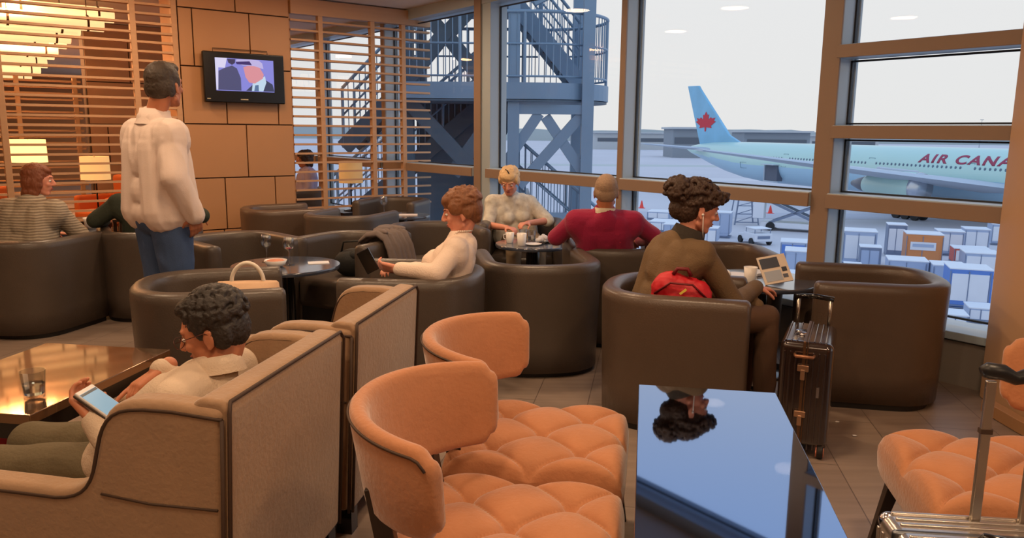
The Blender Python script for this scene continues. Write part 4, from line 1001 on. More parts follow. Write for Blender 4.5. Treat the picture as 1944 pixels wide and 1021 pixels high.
for k, (p, q) in enumerate((((-1.75, 2.0), (-.7, .9)), ((-.1, 2.05), (-1.0, .8)), ((-1.75, 2.3), (-1.1, 3.1)), ((-.5, 2.3), (-1.15, 3.1)), ((-1.1, 3.05), (-.2, 4.0)), ((-1.15, 3.05), (-1.9, 3.9)))): b.beam(L(p[0], 13.1+k*.011, p[1]), L(q[0], 13.1+k*.011, q[1]), .14, .24)
b.prism([(-1.75, 2.0), (-.1, 2.0), (-.1, 1.5), (-1.0, -.4), (-1.75, -.6)], lambda x, z: L(x, 14.4, z), lambda x, z: L(x, 14.5, z))
b.build('dark_bracing', steel_d, st)
def flight(p0, p1, wd, name='stair_flight', m=steel, mt=steel_r, rail=True):
    p0, p1 = Vector(p0), Vector(p1); d = p1-p0; hd = Vector((d.x, d.y, 0)); n = max(3, int(abs(d.z)/.17)); sd = Vector((-hd.y, hd.x, 0)).normalized()
    b = MB()
    for s_ in (-1, 1): b.beam(p0+sd*s_*wd/2, p1+sd*s_*wd/2, .05, .28)
    f_ = b.build(name, m, st); b = MB()
    for k in range(n):
        c_ = p0+d*((k+.5)/n); an = math.atan2(hd.y, hd.x); b.box(c_, (hd.length/n*1.15, wd-.05, .04), an)
    b.build('treads', mt, f_)
    if rail:
        for s_ in (-1, 1): railing([p0+sd*s_*wd/2, p1+sd*s_*wd/2], 1.0, .14, 'stair_railing', f_)
flight(L(.0, 13.6, .45), L(1.9, 13.6, -1.15), 1.0)
flight(L(-.35, 14.5, 4.1), L(1.15, 14.5, 2.35), 1.0)
flight(L(-.3, 14.7, 2.2), L(-3.6, 14.7, -.6), 1.0, m=steel_d)
flight(L(1.9, 14.7, -1.2), L(-.4, 14.7, -3.2), 1.0)
flight(L(-2.9, 14.0, 1.2), L(-1.9, 14.0, 2.2), 1.0, m=steel_d)
b = MB(); b.box(L(-1.0, 14.0, 3.72), (2.0, 2.4, .3)); b.build('upper_landing', steel_d, st)
railing([L(-2.0, 12.9, 3.85), L(-.1, 12.9, 3.85)], m=steel)
b = MB(); b.box(L(-.3, 14.0, .35), (1.2, 2.2, .16)); b.box(L(2.3, 14.1, -1.2), (1.0, 2.2, .14)); b.build('lower_landing', steel, st)

# ================================================================== PEOPLE
skin = mat('skin', (214, 142, 110), .5, sss=.15, noise_s=30, noise_a=.06); skin_d = mat('skin_tan', (188, 120, 86), .5, sss=.15, noise_s=30, noise_a=.06)
skin_p = mat('skin_pink', (222, 150, 124), .5, sss=.15, noise_s=30, noise_a=.06)
eye_w = mat('eye_white', (230, 226, 220), .2); eye_d = mat('eye_iris', (40, 28, 22), .2); lip_m = mat('lips', (176, 92, 84), .5)
_tex = {}
def clouds(sz):
    if sz not in _tex:
        t = bpy.data.textures.new('clouds_%g' % sz, 'CLOUDS'); t.noise_scale = sz; t.noise_depth = 2; _tex[sz] = t
    return _tex[sz]
def blob(name, mb, m, parent, voxel=.008, it=6, disp=None, loc=None, fold=None):
    me = mb.mesh(name+'_src', m, False); o = bpy.data.objects.new('tmp', me); COL.objects.link(o)
    r = o.modifiers.new('r', 'REMESH'); r.mode = 'VOXEL'; r.voxel_size = voxel
    s_ = o.modifiers.new('s', 'SMOOTH'); s_.factor = .5; s_.iterations = it
    for d in (disp or []):
        dm = o.modifiers.new('d', 'DISPLACE'); dm.texture = clouds(d[0]); dm.strength = d[1]; dm.mid_level = .5; dm.texture_coords = 'LOCAL'
    bpy.context.view_layer.update()
    ev = o.evaluated_get(bpy.context.evaluated_depsgraph_get()); nm = bpy.data.meshes.new_from_object(ev)
    bpy.data.objects.remove(o); bpy.data.meshes.remove(me); nm.name = name
    if fold:
        amp, fh, fv, sd_ = fold; ns = [v.normal.copy() for v in nm.vertices]
        for v, n_ in zip(nm.vertices, ns):
            c_ = v.co; a_ = noise.noise(Vector((c_.x*fh+sd_, c_.y*fh, c_.z*fv))); c2_ = noise.noise(Vector((c_.x*fh*.45+9+sd_, c_.y*fh*.45, c_.z*fv*.6+4)))
            v.co = c_+n_*amp*((1-2.6*abs(a_))*.5+c2_*.8)
        nm.update()
    nm.materials.clear(); nm.materials.append(m); nm.shade_smooth()
    ob = bpy.data.objects.new(name, nm); COL.objects.link(ob); ob.parent = parent
    return ob
def V(*a): return Vector(a)
def head_matrix(c, yaw, pitch, roll=0, s=1.0):
    return Matrix.Translation(c) @ Matrix.Rotation(yaw, 4, 'Z') @ Matrix.Rotation(pitch, 4, 'X') @ Matrix.Rotation(roll, 4, 'Y') @ Matrix.Scale(s, 4)
class HB:
    """writes head-space shapes through the head matrix"""
    def __init__(s, mb, H): s.mb = mb; s.H = H; s.q = H.to_quaternion(); s.k = H.to_scale()[0]
    def ell(s, c, r, q=None): s.mb.ell(s.H @ Vector(c), [v*s.k for v in r], q=s.q @ (q or Quaternion()))
    def cap(s, a, b, r0, r1=None): s.mb.capsule(s.H @ Vector(a), s.H @ Vector(b), r0*s.k, (r0 if r1 is None else r1)*s.k)
def head_shape(mb, H, neck, fem=False, jowl=0):
    h = HB(mb, H)
    h.ell((0, -.012, .032), (.074, .096, .086)); h.ell((0, .028, .01), (.066, .066, .075)); h.ell((0, .032, -.04), (.056, .058, .066))
    h.ell((0, .060, -.082), (.026 if fem else .031, .024, .024)); h.cap((-.045, .01, -.065), (-.014, .062, -.092), .02, .02); h.cap((.045, .01, -.065), (.014, .062, -.092), .02, .02)
    if jowl: h.ell((0, .03, -.085), (.05, .045, .03))
    h.cap((0, .090, .018), (0, .111, -.020), .008, .0115); h.ell((-.010, .102, -.026), (.0085, .010, .007)); h.ell((.010, .102, -.026), (.0085, .010, .007))
    for sx in (-1, 1):
        h.cap((sx*.012, .086, .030), (sx*.045, .074, .030), .0095, .008)
        h.ell((sx*.036, .070, -.022), (.020, .018, .018))
        q = Quaternion((0, 0, 1), sx*.25)
        h.ell((sx*.077, -.004, -.012), (.007, .019, .030), q); h.cap((sx*.081, -.018, .008), (sx*.079, -.012, -.03), .0055, .005); h.ell((sx*.078, .002, -.038), (.006, .008, .009))
    h.ell((0, .086, -.052), (.021, .010, .0065)); h.ell((0, .084, -.063), (.018, .010, .0065))
    mb.capsule(Vector(neck), H @ Vector((0, -.03, -.04)), .058 if not fem else .05, (.055 if not fem else .046)*h.k)
def face_details(H, parent, body, eyes_shut=False, m_lip=lip_m, brow=None):
    h = H
    for sx in (-1, 1):
        b = MB(); hb = HB(b, H); hb.ell((sx*.031, .0795, .006), (.0125, .0105, .008)); e_ = b.build('eye', eye_w, body, smooth=True)
        b = MB(); hb = HB(b, H); hb.ell((sx*.031, .0885, .004), (.0055, .003, .0055)); b.build('iris', eye_d, e_, smooth=True)
        if brow:
            b = MB(); hb = HB(b, H); hb.cap((sx*.014, .0945, .030), (sx*.048, .081, .033), .0035, .0025); b.build('eyebrow', brow, body, smooth=True)
    b = MB(); hb = HB(b, H); hb.ell((0, .0925, -.052), (.019, .0055, .0045)); hb.ell((0, .0905, -.061), (.016, .0055, .0055)); b.build('lips', m_lip, body, smooth=True)
def hand_shape(mb, w, d, n, side, curl=.5, s=1.0, spread=.0, point=False):
    """w wrist, d towards fingertips, n palm side, side=+1/-1 puts the thumb"""
    w = Vector(w); d = Vector(d).normalized(); n = (Vector(n)-d*Vector(n).dot(d)).normalized(); t = d.cross(n)*side
    mb.capsule(w-d*.03*s, w+d*.012*s, .026*s, .026*s)
    for k in (-1, -.33, .33, 1): mb.capsule(w+t*.016*k*s, w+d*.082*s+t*.029*k*s, .0155*s, .0125*s)
    L_ = (.068, .078, .073, .058)
    for i, k in enumerate((1, .35, -.32, -.97)):
        c = curl if not (point and i == 0) else .12; p = w+d*.086*s+t*.030*k*s; a = 0; dd = d
        for j, fr in enumerate((.45, .31, .24)):
            a += c*(1.0 if j else .75)+(.05*i if c > .2 else 0); dd = (d*math.cos(a)+n*math.sin(a)+t*k*spread).normalized(); q = p+dd*L_[i]*fr*s
            mb.capsule(p, q, (.0088-.0009*j)*s, (.0082-.0009*j)*s); p = q
    p = w+d*.022*s+t*.026*s; a_ = (d*.62+t*.70+n*.38).normalized(); q = p+a_*.042*s; mb.capsule(p, q, .013*s, .0105*s); a2 = (d*.82+t*.25+n*.5).normalized(); r_ = q+a2*.030*s; mb.capsule(q, r_, .0102*s, .009*s); mb.capsule(r_, r_+(a2+n*.3).normalized()*.022*s, .009*s, .008*s)
def spine_q(z, x):
    z = Vector(z).normalized(); x = Vector(x); x = (x-z*x.dot(z)).normalized(); y = z.cross(x); return Matrix((x, y, z)).transposed().to_quaternion()
def torso_shape(mb, J, w=1.0, g=0.0, bust=0, belly=0, drape=0):
    P, C, N, sr, sl = [Vector(J[k]) for k in ('pelvis', 'chest', 'neck', 'shR', 'shL')]; q = spine_q(C-P, sr-sl); q2 = spine_q(N-C, sr-sl); B = P.lerp(C, .45)
    mb.ell(C+(N-C)*.1, ((.158+g)*w, .108+g, .17), q); mb.ell(B, ((.145+g)*w, .108+g+belly*.5, .15), q); mb.ell(P+(C-P)*.08, ((.162+g)*w, .12+g+belly*.3, .12), q)
    if belly: mb.ell(B+q @ Vector((0, .05, -.02)), (.12*w, .09+belly, .13), q)
    mb.capsule(sr, C.lerp(N, .55)+q2 @ Vector((.05, 0, 0)), .056+g, .075+g); mb.capsule(sl, C.lerp(N, .55)-q2 @ Vector((.05, 0, 0)), .056+g, .075+g)
    mb.capsule(C, N-(N-C)*.12, .11+g, .062+g)
    mb.ell(C.lerp(N, .30)+q @ Vector((0, -.042, 0)), (.10+g, .052+g, .15+g), q); mb.ell(C+q @ Vector((0, .055, .03)), (.10+g, .045+g, .10+g), q)
    if drape:
        for s_ in (-1, 1):
            for yy in (-.035, .03): mb.capsule(C.lerp(N, .3)+q @ Vector((s_*.085*w, yy, 0)), P+(C-P)*.10+q @ Vector((s_*.105*w, yy, 0)), .075+g, .075+g+drape)
    for s_ in (-1, 1):
        mb.ell(C.lerp(N, .35)+q @ Vector((s_*.085*w, -.045, 0)), (.075+g, .05+g, .10+g), q)
        mb.capsule(C+q @ Vector((s_*.10*w, 0, .02)), (sr if s_ > 0 else sl)-Vector((0, 0, .03)), .075+g, .06+g)
        if bust: mb.ell(C+q @ Vector((s_*.07, .075, -.01)), (.07+g*.5, .06*bust+.03+g*.5, .065+g*.5), q)
def sleeve(mb, S, E, W, r0=.058, r1=.048, r2=.038, upto=1.0):
    S, E, W = Vector(S), Vector(E), Vector(W); mb.capsule(S, E, r0, r1)
    if upto > 0: mb.capsule(E, E.lerp(W, upto), r1*.97, r2)
def legs_shape(mb, J, g=0.0, r=(.088, .062, .046), short=0):
    for s_ in ('R', 'L'):
        h_, k_, a_ = Vector(J['hip'+s_]), Vector(J['knee'+s_]), Vector(J['an'+s_]); mb.capsule(h_, k_, r[0]+g, r[1]+g); mb.capsule(k_, a_.lerp(k_, short), r[1]+g, r[2]+g)
    P = Vector(J['pelvis']); mb.ell(P-Vector((0, 0, .02)), (.165+g, .12+g, .11))
def shoe(name, an, fdir, m, parent, s=1.0):
    a_ = Vector(an); f = Vector((fdir[0], fdir[1], 0)).normalized(); b = MB(); g = Vector((a_.x, a_.y, .035))
    b.capsule(g-f*.05, g+f*.13*s, .036, .034); b.capsule(g-f*.04+Vector((0, 0, .02)), g+f*.05+Vector((0, 0, .02)), .038, .034); b.capsule(g+Vector((0, 0, .01)), g+Vector((0, 0, .075)), .04, .04)
    blob(name, b, m, parent, .008, 4)
def seat_J(**k):
    J = dict(pelvis=(0, -.08, .53), chest=(0, -.12, .78), neck=(0, -.13, .97), shR=(.185, -.13, .91), shL=(-.185, -.13, .91), hipR=(.09, -.04, .51), hipL=(-.09, -.04, .51),
             kneeR=(.11, .40, .52), kneeL=(-.11, .40, .52), anR=(.11, .42, .09), anL=(-.11, .42, .09), elR=(.25, -.08, .68), elL=(-.25, -.08, .68), wrR=(.14, .12, .64), wrL=(-.14, .12, .64), head=(0, -.10, 1.10))
    J.update(k); return J
hair_b = mat('dark_brown_hair', (62, 42, 30), .55, noise_s=30, noise_a=.35, bump=.6, bump_s=55, stretch=(3, 3, .6))
hair_k = mat('black_curly_hair', (40, 32, 26), .55, noise_s=40, noise_a=.4, bump=.6, bump_s=60)
hair_r = mat('auburn_hair', (130, 82, 50), .5, noise_s=26, noise_a=.38, bump=.6, bump_s=45, stretch=(3, 3, .5))
hair_y = mat('pale_blonde_hair', (226, 190, 140), .55, noise_s=30, noise_a=.25, bump=.5, bump_s=60)
hair_g = mat('grey_blond_hair', (158, 130, 106), .75, noise_s=60, noise_a=.2, bump=.4, bump_s=120)
hair_n = mat('chestnut_hair', (128, 70, 42), .5, noise_s=26, noise_a=.3, bump=.5, bump_s=45, stretch=(3, 3, .5))
hair_s = mat('dark_greying_hair', (64, 52, 42), .6, noise_s=40, noise_a=.45, bump=.5, bump_s=70)

def hair(style, H, m, parent, rnd=1):
    rg = random.Random(rnd); b = MB(); h = HB(b, H); vox = .0055; disp = [(.02, .006)]; it = 3
    if style in ('short', 'curlyshort'):
        h.ell((0, -.020, .046), (.081, .099, .084)); h.ell((0, -.052, .0), (.074, .062, .075)); h.ell((0, .035, .092), (.058, .052, .032))
        for sx in (-1, 1): h.ell((sx*.070, .012, .022), (.012, .022, .034)); h.ell((sx*.068, -.04, -.01), (.016, .036, .05))
        if style == 'curlyshort':
            for k in range(420):
                a_ = rg.uniform(0, 6.28); z_ = rg.uniform(-.25, 1); rr = math.sqrt(1-z_*z_); p = Vector((.082*rr*math.cos(a_), -.022+.10*rr*math.sin(a_), .046+.088*z_))
                if p.y > .045 and p.z < .09: continue
                h.ell(p, (.0095, .0095, .0095))
            disp = [(.009, .006)]; it = 1; vox = .004
    elif style == 'thin':
        h.ell((0, -.016, .036), (.0765, .099, .088)); h.ell((0, -.05, -.01), (.070, .056, .065)); disp = [(.01, .002)]
        for sx in (-1, 1): h.ell((sx*.069, -.03, .005), (.012, .03, .045))
    elif style == 'bob':
        h.ell((0, -.018, .048), (.088, .106, .084)); h.ell((0, -.055, -.005), (.084, .064, .095)); h.ell((0, -.075, -.055), (.062, .038, .065))
        h.ell((0, .045, .082), (.070, .052, .034), Quaternion((1, 0, 0), -.4))
        for sx in (-1, 1): h.ell((sx*.075, .015, .03), (.022, .045, .055)); h.ell((sx*.072, -.035, -.03), (.022, .045, .07))
        for k in range(60):
            a_ = rg.uniform(0, 6.28); z_ = rg.uniform(-.2, .95); rr = math.sqrt(1-z_*z_); p = Vector((.084*rr*math.cos(a_), -.02+.102*rr*math.sin(a_), .046+.082*z_))
            if p.y > .06 and p.z < .07: continue
            h.ell(p, (.016, .03, .014), Quaternion((0, 0, 1), a_))
        disp = [(.02, .01)]
    elif style == 'shortfem':
        h.ell((0, -.014, .054), (.090, .108, .086)); h.ell((0, -.058, .012), (.082, .062, .078)); h.ell((0, -.066, -.035), (.060, .040, .045))
        h.ell((0, .052, .082), (.072, .050, .036), Quaternion((1, 0, 0), -.45))
        for sx in (-1, 1): h.ell((sx*.076, .022, .035), (.020, .045, .045)); h.ell((sx*.076, -.03, .0), (.014, .034, .04))
        for k in range(90):
            a_ = rg.uniform(0, 6.28); z_ = rg.uniform(-.1, .95); rr = math.sqrt(1-z_*z_); p = Vector((.086*rr*math.cos(a_), -.016+.104*rr*math.sin(a_), .052+.083*z_))
            if p.y > .06 and p.z < .075: continue
            h.ell(p, (.010, .032, .009), Quaternion((0, 0, 1), a_) @ Quaternion((1, 0, 0), rg.uniform(-.6, .6)))
        disp = [(.02, .004)]; it = 5; vox = .0048
    elif style == 'longbob':
        h.ell((0, -.018, .048), (.086, .104, .084)); h.ell((0, -.05, -.02), (.088, .066, .10)); h.ell((0, -.06, -.10), (.08, .05, .07)); h.ell((0, .04, .085), (.066, .05, .03), Quaternion((1, 0, 0), -.4))
        for sx in (-1, 1): h.ell((sx*.074, .0, -.02), (.02, .045, .09)); h.ell((sx*.068, -.02, -.1), (.026, .04, .05))
        disp = [(.03, .012)]
    elif style == 'curlybun':
        h.ell((0, -.018, .048), (.088, .106, .088)); h.ell((0, -.055, -.005), (.082, .064, .085)); h.ell((0, -.125, .06), (.07, .062, .066)); h.ell((0, -.10, -.02), (.05, .05, .06))
        for k in range(430):
            bun = rg.random() < .35; a_ = rg.uniform(0, 6.28); z_ = rg.uniform(-.45, 1); rr = math.sqrt(1-z_*z_)
            p = Vector((.078*rr*math.cos(a_), -.125+.072*rr*math.sin(a_), .06+.074*z_)) if bun else Vector((.094*rr*math.cos(a_), -.02+.112*rr*math.sin(a_), .052+.10*z_))
            if p.y > .055 and p.z < .065: continue
            if abs(p.x) > .07 and p.y > -.03 and p.z < .03: continue
            h.ell(p, (.0125, .0125, .0125))
        for k in range(26):   # loose locks over the forehead
            a_ = rg.uniform(.2, 2.94); p = Vector((.08*math.cos(a_), .02+.085*math.sin(a_)+rg.uniform(-.005, .015), .085+rg.uniform(-.03, .03))); h.ell(p, (.014, .014, .016))
        disp = [(.010, .009)]; it = 1; vox = .0045
    return blob('hair', b, m, parent, vox*max(h.k, 1), it, disp)

def person(label, loc, rz, J, look, cloth, hairs, skn=skin, fem=False, hands=None, vox=.006, jowl=0, w=1.0, bust=0, belly=0, sleeves=1.0, bottoms=None, shoes_m=None, face=True, hs=1.0, brow=None, g=.018, group=None, shoes=True, legw=.010, fold=(.006, 9, 3.4, 0), drape=.004):
    t = thing('person', label, 'person', loc, rz, group)
    H = head_matrix(Vector(J['head']), R(look[0]), R(look[1]), R(look[2] if len(look) > 2 else 0), hs)
    b = MB(); head_shape(b, H, J['neck'], fem, jowl); torso_shape(b, J, w*.9, -.03, bust*.6, belly*.4)
    for s_, sd in (('R', 1), ('L', -1)):
        S, E, W_ = J['sh'+s_], J['el'+s_], J['wr'+s_]; b.capsule(S, E, .034 if sleeves > 0 else .046, .035); b.capsule(E, W_, .036, .025)
        hd = (hands or {}).get(s_) or dict(d=tuple(Vector(W_)-Vector(E)), n=(0, 0, -1), c=.5)
        hand_shape(b, W_, hd['d'], hd['n'], hd.get('t', -sd), hd.get('c', .5), hd.get('s', .95 if fem else 1.05), point=hd.get('p', False))
    legs_shape(b, J, -.02)
    body = blob('body', b, skn, t, vox, 4 if vox < .007 else 3)
    if face: face_details(H, t, body, brow=brow)
    hair(hairs[0], H, hairs[1], t, hash(label) % 97)
    nm, cm = cloth
    b = MB(); torso_shape(b, J, w, g, bust, belly, drape)
    for s_ in 'RL': sleeve(b, J['sh'+s_], J['el'+s_], J['wr'+s_], .054+g*.6, .044+g*.75, .031+g*.6, sleeves)
    top = blob(nm, b, cm, t, .008, 6, [(.3, .010)], fold=fold)
    if bottoms:
        b = MB(); legs_shape(b, J, legw); blob(bottoms[0], b, bottoms[1], t, .010, 4, None, fold=(.008, 8, 7, 3))
    if shoes:
        for s_ in 'RL':
            k_, a_ = Vector(J['knee'+s_]), Vector(J['an'+s_]); f = Vector((0, 1, 0)); shoe('shoe', a_, f, shoes_m or black_gloss, t)
    return t, H, body, top
denim = mat('blue_denim', (62, 84, 122), .85, noise_s=4, noise_a=.3, bump=.3, bump_s=200)
olive = mat('olive_trousers', (96, 84, 60), .85, bump=.3, bump_s=90)
black_t = mat('black_trousers', (34, 32, 34), .85, bump=.2)

# man with phone in wing armchair
J = seat_J(pelvis=(0, .12, .46), chest=(.01, -.04, .62), neck=(.04, -.165, .775), shR=(.205, -.13, .725), shL=(-.15, -.14, .725), head=(.055, -.145, .885), hipR=(.09, .12, .45), hipL=(-.09, .12, .45), kneeR=(.03, .52, .47), kneeL=(-.13, .50, .455), anR=(.03, .56, .09), anL=(-.13, .58, .09),
           elR=(.265, .0, .58), wrR=(.135, .105, .715), elL=(-.215, -.01, .545), wrL=(-.155, .125, .645))
A, HA, bodyA, topA = person('man with curly dark hair and glasses looking down at his phone in the wing armchair', (-1.075, 2.32, 0), GRID, J, (12, -20), ('shirt', mat('beige_shirt', (206, 184, 160), .8, noise_s=8, noise_a=.06, bump=.3, bump_s=150)), ('curlyshort', hair_k), skn=skin_d, jowl=0,
    hands=dict(R=dict(d=(-.75, .45, -.38), n=(-.2, -.1, -1), c=.55, t=-1, p=True), L=dict(d=(.25, .75, .5), n=(.5, -.3, .8), c=.55, t=1)), vox=.0042, bottoms=('trousers', olive), brow=hair_k, g=.012)
b = MB(); hb = HB(b, HA)
for sx in (-1, 1):
    b.tube([HA @ Vector((sx*(.033+.026*math.cos(a_)), .106-.010*abs(math.cos(a_)*sx > 0)*abs(math.cos(a_)), .002+.018*math.sin(a_))) for a_ in [i*math.pi/10 for i in range(20)]], .0013, n=6, closed=True)
    b.tube([HA @ Vector(p) for p in ((sx*.059, .10, .008), (sx*.077, .06, .010), (sx*.083, .0, .010), (sx*.083, -.02, -.004))], .0015, n=6)
b.tube([HA @ Vector(p) for p in ((-.008, .108, .004), (0, .113, .008), (.008, .108, .004))], .0014, n=6)
b.build('eyeglasses', mat('glasses_metal', (96, 60, 52), .3, metal=.7), A, smooth=True)
b = MB(); Cn = Vector(J['neck']); hq = (Vector(J['head'])-Cn).normalized()
b.rings([[Cn+hq*z_+orient(hq) @ Vector((r_*math.cos(a_), r_*1.05*math.sin(a_), 0)) for a_ in [i*math.pi/12 for i in range(24)]] for z_, r_ in ((-.02, .080), (.01, .073), (.035, .066), (.033, .062), (.0, .066))], cap=False)
b.build('collar', mat('beige_shirt', (1, 1, 1)), topA, smooth=True)
ph = thing('smartphone', 'smartphone with lit blue screen held by the man in the wing armchair', 'phone', (-1.21, 2.20, .70), GRID)
qp = Quaternion((1, 0, 0), R(32)) @ Quaternion((0, 1, 0), R(-8))
b = MB(); b.box((0, 0, 0), (.070, .138, .010), q=qp); b.build('phone_body', mat('phone_white', (208, 206, 204), .3), ph, bevel=.004)
b = MB(); b.box(qp @ Vector((0, 0, -.008)), (.072, .140, .009), q=qp); b.build('phone_case', mat('phone_case', (60, 48, 40), .5), ph, bevel=.004)
b = MB(); b.box(qp @ Vector((0, 0, .0052)), (.062, .108, .001), q=qp); sc_ = b.build('screen', mat('phone_screen', (90, 120, 140), .2, emit=(150, 190, 215), emit_s=.55), ph)
b = MB(); b.box(qp @ Vector((0, .048, .0058)), (.060, .009, .0006), q=qp); b.build('status_bar', mat('phone_bar', (40, 60, 80), .3), sc_)

# woman in white top
J = seat_J(pelvis=(0, -.09, .52), chest=(0, -.18, .72), neck=(0, -.235, .905), shR=(.165, -.22, .845), shL=(-.165, -.22, .845), head=(0, -.24, 1.045), elL=(-.285, -.13, .735), wrL=(-.215, .10, .745), elR=(.25, -.1, .66), wrR=(.05, .12, .70), kneeR=(.1, .40, .5), kneeL=(-.1, .40, .5))
WW, HW, bodyW, topW = person('woman with short auburn hair in a white top holding a phone', (-.53, 4.47, 0), R(88), J, (4, -13), ('cardigan', mat('white_knit', (236, 214, 196), .8, noise_s=12, noise_a=.04, bump=.3, bump_s=120)), ('shortfem', hair_r), skn=skin_p, fem=True, bust=1.0,
    hands=dict(L=dict(d=(.1, .9, .1), n=(.6, .1, .5), c=.6, t=1)), vox=.005, bottoms=('trousers', black_t), sleeves=.92, brow=hair_n, hs=1.05, g=.014)
b = MB(); Cn = Vector(J['neck'])
for k in range(40):
    a_ = k/40*2*math.pi; b.ell(Cn+Vector((.062*math.cos(a_), .070*math.sin(a_)+.008, .035-.055*max(0, math.sin(a_))-.0*math.sin(a_))), (.006, .006, .006), n=8, k=6)
for k in range(18):
    u = k/17; b.ell(Cn+Vector((.035*math.cos(u*3.14), .085+.05*math.sin(u*3.14), -.03-.11*math.sin(u*3.14))), (.006, .006, .006), n=8, k=6)
b.build('necklace', mat('pearl', (230, 215, 200), .25), WW, smooth=True)
b = MB(); b.box((0, 0, 0), (.012, .075, .13), q=Quaternion((0, 1, 0), R(0)) @ Quaternion((1, 0, 0), R(-28)))
p2 = thing('smartphone', 'thin dark smartphone in the hand of the woman in the white top', 'phone', (-.795, 4.24, .79), R(84)); b.build('phone_body', black_gloss, p2, bevel=.003)
b = MB(); b.box((.0066, 0, 0), (.001, .065, .115), q=Quaternion((1, 0, 0), R(-28))); b.build('screen', mat('phone_screen_pale', (190, 200, 205), .2, emit=(200, 210, 215), emit_s=.4), p2)

# curly-haired woman with magazine
J = seat_J(pelvis=(-.04, -.10, .53), chest=(-.03, -.06, .77), neck=(-.01, .035, .96), shR=(.155, .02, .895), shL=(-.185, .03, .90), head=(.005, .085, 1.105), elR=(.19, .21, .625), wrR=(.04, .455, .668), elL=(-.24, .22, .66), wrL=(.1, .42, .58), kneeR=(.13, .47, .515), kneeL=(-.04, .50, .50), anR=(.15, .47, .09), anL=(-.03, .45, .09), hipR=(.08, -.04, .51), hipL=(-.1, -.04, .51))
CW, HC, bodyC, topC = person('woman with dark curly hair pinned up reading a magazine at the window table', (.90, 4.09, 0), R(-70), J, (-16, -16), ('jacket', mat('olive_brown_jacket', (112, 88, 60), .8, noise_s=10, noise_a=.1, bump=.3, bump_s=140)), ('curlybun', hair_b), skn=skin_p, fem=True, bust=.6,
    hands=dict(R=dict(d=(-.1, .9, -.15), n=(0, -.1, -1), c=.35, t=-1), L=dict(d=(.3, .6, -.3), n=(0, 0, -1), c=.3, t=1)), vox=.005, bottoms=('trousers', mat('brown_trousers', (94, 68, 50), .85, bump=.2)), brow=hair_b, hs=1.04, g=.016)
b = MB(); b.tube([HC @ Vector(p) for p in ((.083, .006, -.02), (.086, .012, -.04), (.078, .03, -.09), (.06, .05, -.13))], .003, n=6); b.ell(HC @ Vector((.084, .004, -.018)), (.007, .007, .007)); b.build('earphone', white_c, CW, smooth=True)
b = MB(); Cn = Vector(J['neck']); hq = (Vector(J['head'])-Cn).normalized()
b.rings([[Cn+hq*z_+orient(hq) @ Vector((r_*math.cos(a_), r_*1.1*math.sin(a_), 0)) for a_ in [i*math.pi/12 for i in range(24)]] for z_, r_ in ((-.045, .105), (.0, .085), (.05, .074), (.048, .068), (.0, .074))], cap=False)
b.build('scarf', mat('dark_scarf', (52, 44, 36), .9, bump=.5, bump_s=60), CW, smooth=True)
bp_ = thing('backpack', 'red backpack with black zip standing in the chair beside the curly-haired woman', 'backpack', (.865, 3.915, .435), R(-14))
b = MB(); b.ell((0, 0, .17), (.165, .085, .19)); b.ell((0, 0, .08), (.165, .09, .09)); b.ell((.02, -.06, .12), (.12, .04, .10)); b.ell((-.06, 0, .28), (.09, .07, .09)); b.ell((.08, 0, .25), (.08, .07, .08))
blob('bag_body', b, mat('red_nylon', (196, 24, 38), .55, noise_s=5, noise_a=.1, bump=.3, bump_s=30), bp_, .007, 5, [(.06, .02)], fold=(.006, 8, 8, 2))
b = MB(); b.tube([(-.13, -.05, .26), (-.05, -.085, .325), (.06, -.085, .32), (.14, -.05, .24)], .006, n=6); b.build('zip', mat('dark_red', (110, 14, 24), .6), bp_, smooth=True)
b = MB(); b.tube([(-.04, -.03, .36), (-.02, -.03, .39), (.03, -.03, .39), (.05, -.03, .355)], .010, n=8); b.build('grab_handle', mat('dark_red', (110, 14, 24)), bp_, smooth=True)
b = MB(); b.beam((.0, -.105, .275), (.03, -.105, .30), .012, .01); b.build('zip_pull', mat('yellow_pull', (226, 200, 80), .5), bp_)

# man in burgundy jumper
J = seat_J(pelvis=(-.08, -.02, .53), chest=(-.10, -.13, .765), neck=(-.11, -.19, .965), shR=(.09, -.18, .895), shL=(-.31, -.18, .895), head=(-.105, -.185, 1.095), elR=(.255, -.12, .775), elL=(-.44, -.10, .765), wrR=(.2, .12, .72), wrL=(-.38, .14, .74), hipR=(.02, -.0, .51), hipL=(-.17, 0, .51), kneeR=(.05, .42, .52), kneeL=(-.2, .42, .52), anR=(.05, .38, .09), anL=(-.2, .38, .09))
RM, HR, bodyR, topR = person('balding man in a burgundy jumper seen from behind, facing the window', (.75, 5.58, 0), R(0), J, (-6, -4), ('jumper', mat('burgundy_wool', (150, 20, 64), .9, noise_s=10, noise_a=.06, bump=.3, bump_s=160, sheen=.3)), ('thin', hair_g), skn=skin_d, w=1.12, vox=.006, bottoms=('trousers', black_t), brow=hair_g, hs=1.03, g=.024, jowl=1)
b = MB(); Cn = Vector(J['neck']); hq = (Vector(J['head'])-Cn).normalized()
b.rings([[Cn+hq*z_+orient(hq) @ Vector((r_*math.cos(a_), r_*1.05*math.sin(a_), 0)) for a_ in [i*math.pi/12 for i in range(24)]] for z_, r_ in ((-.05, .085), (.0, .076), (.024, .070), (.02, .066), (.0, .07))], cap=False)
b.build('shirt_collar', mat('cream_collar', (206, 192, 168), .8), topR, smooth=True)

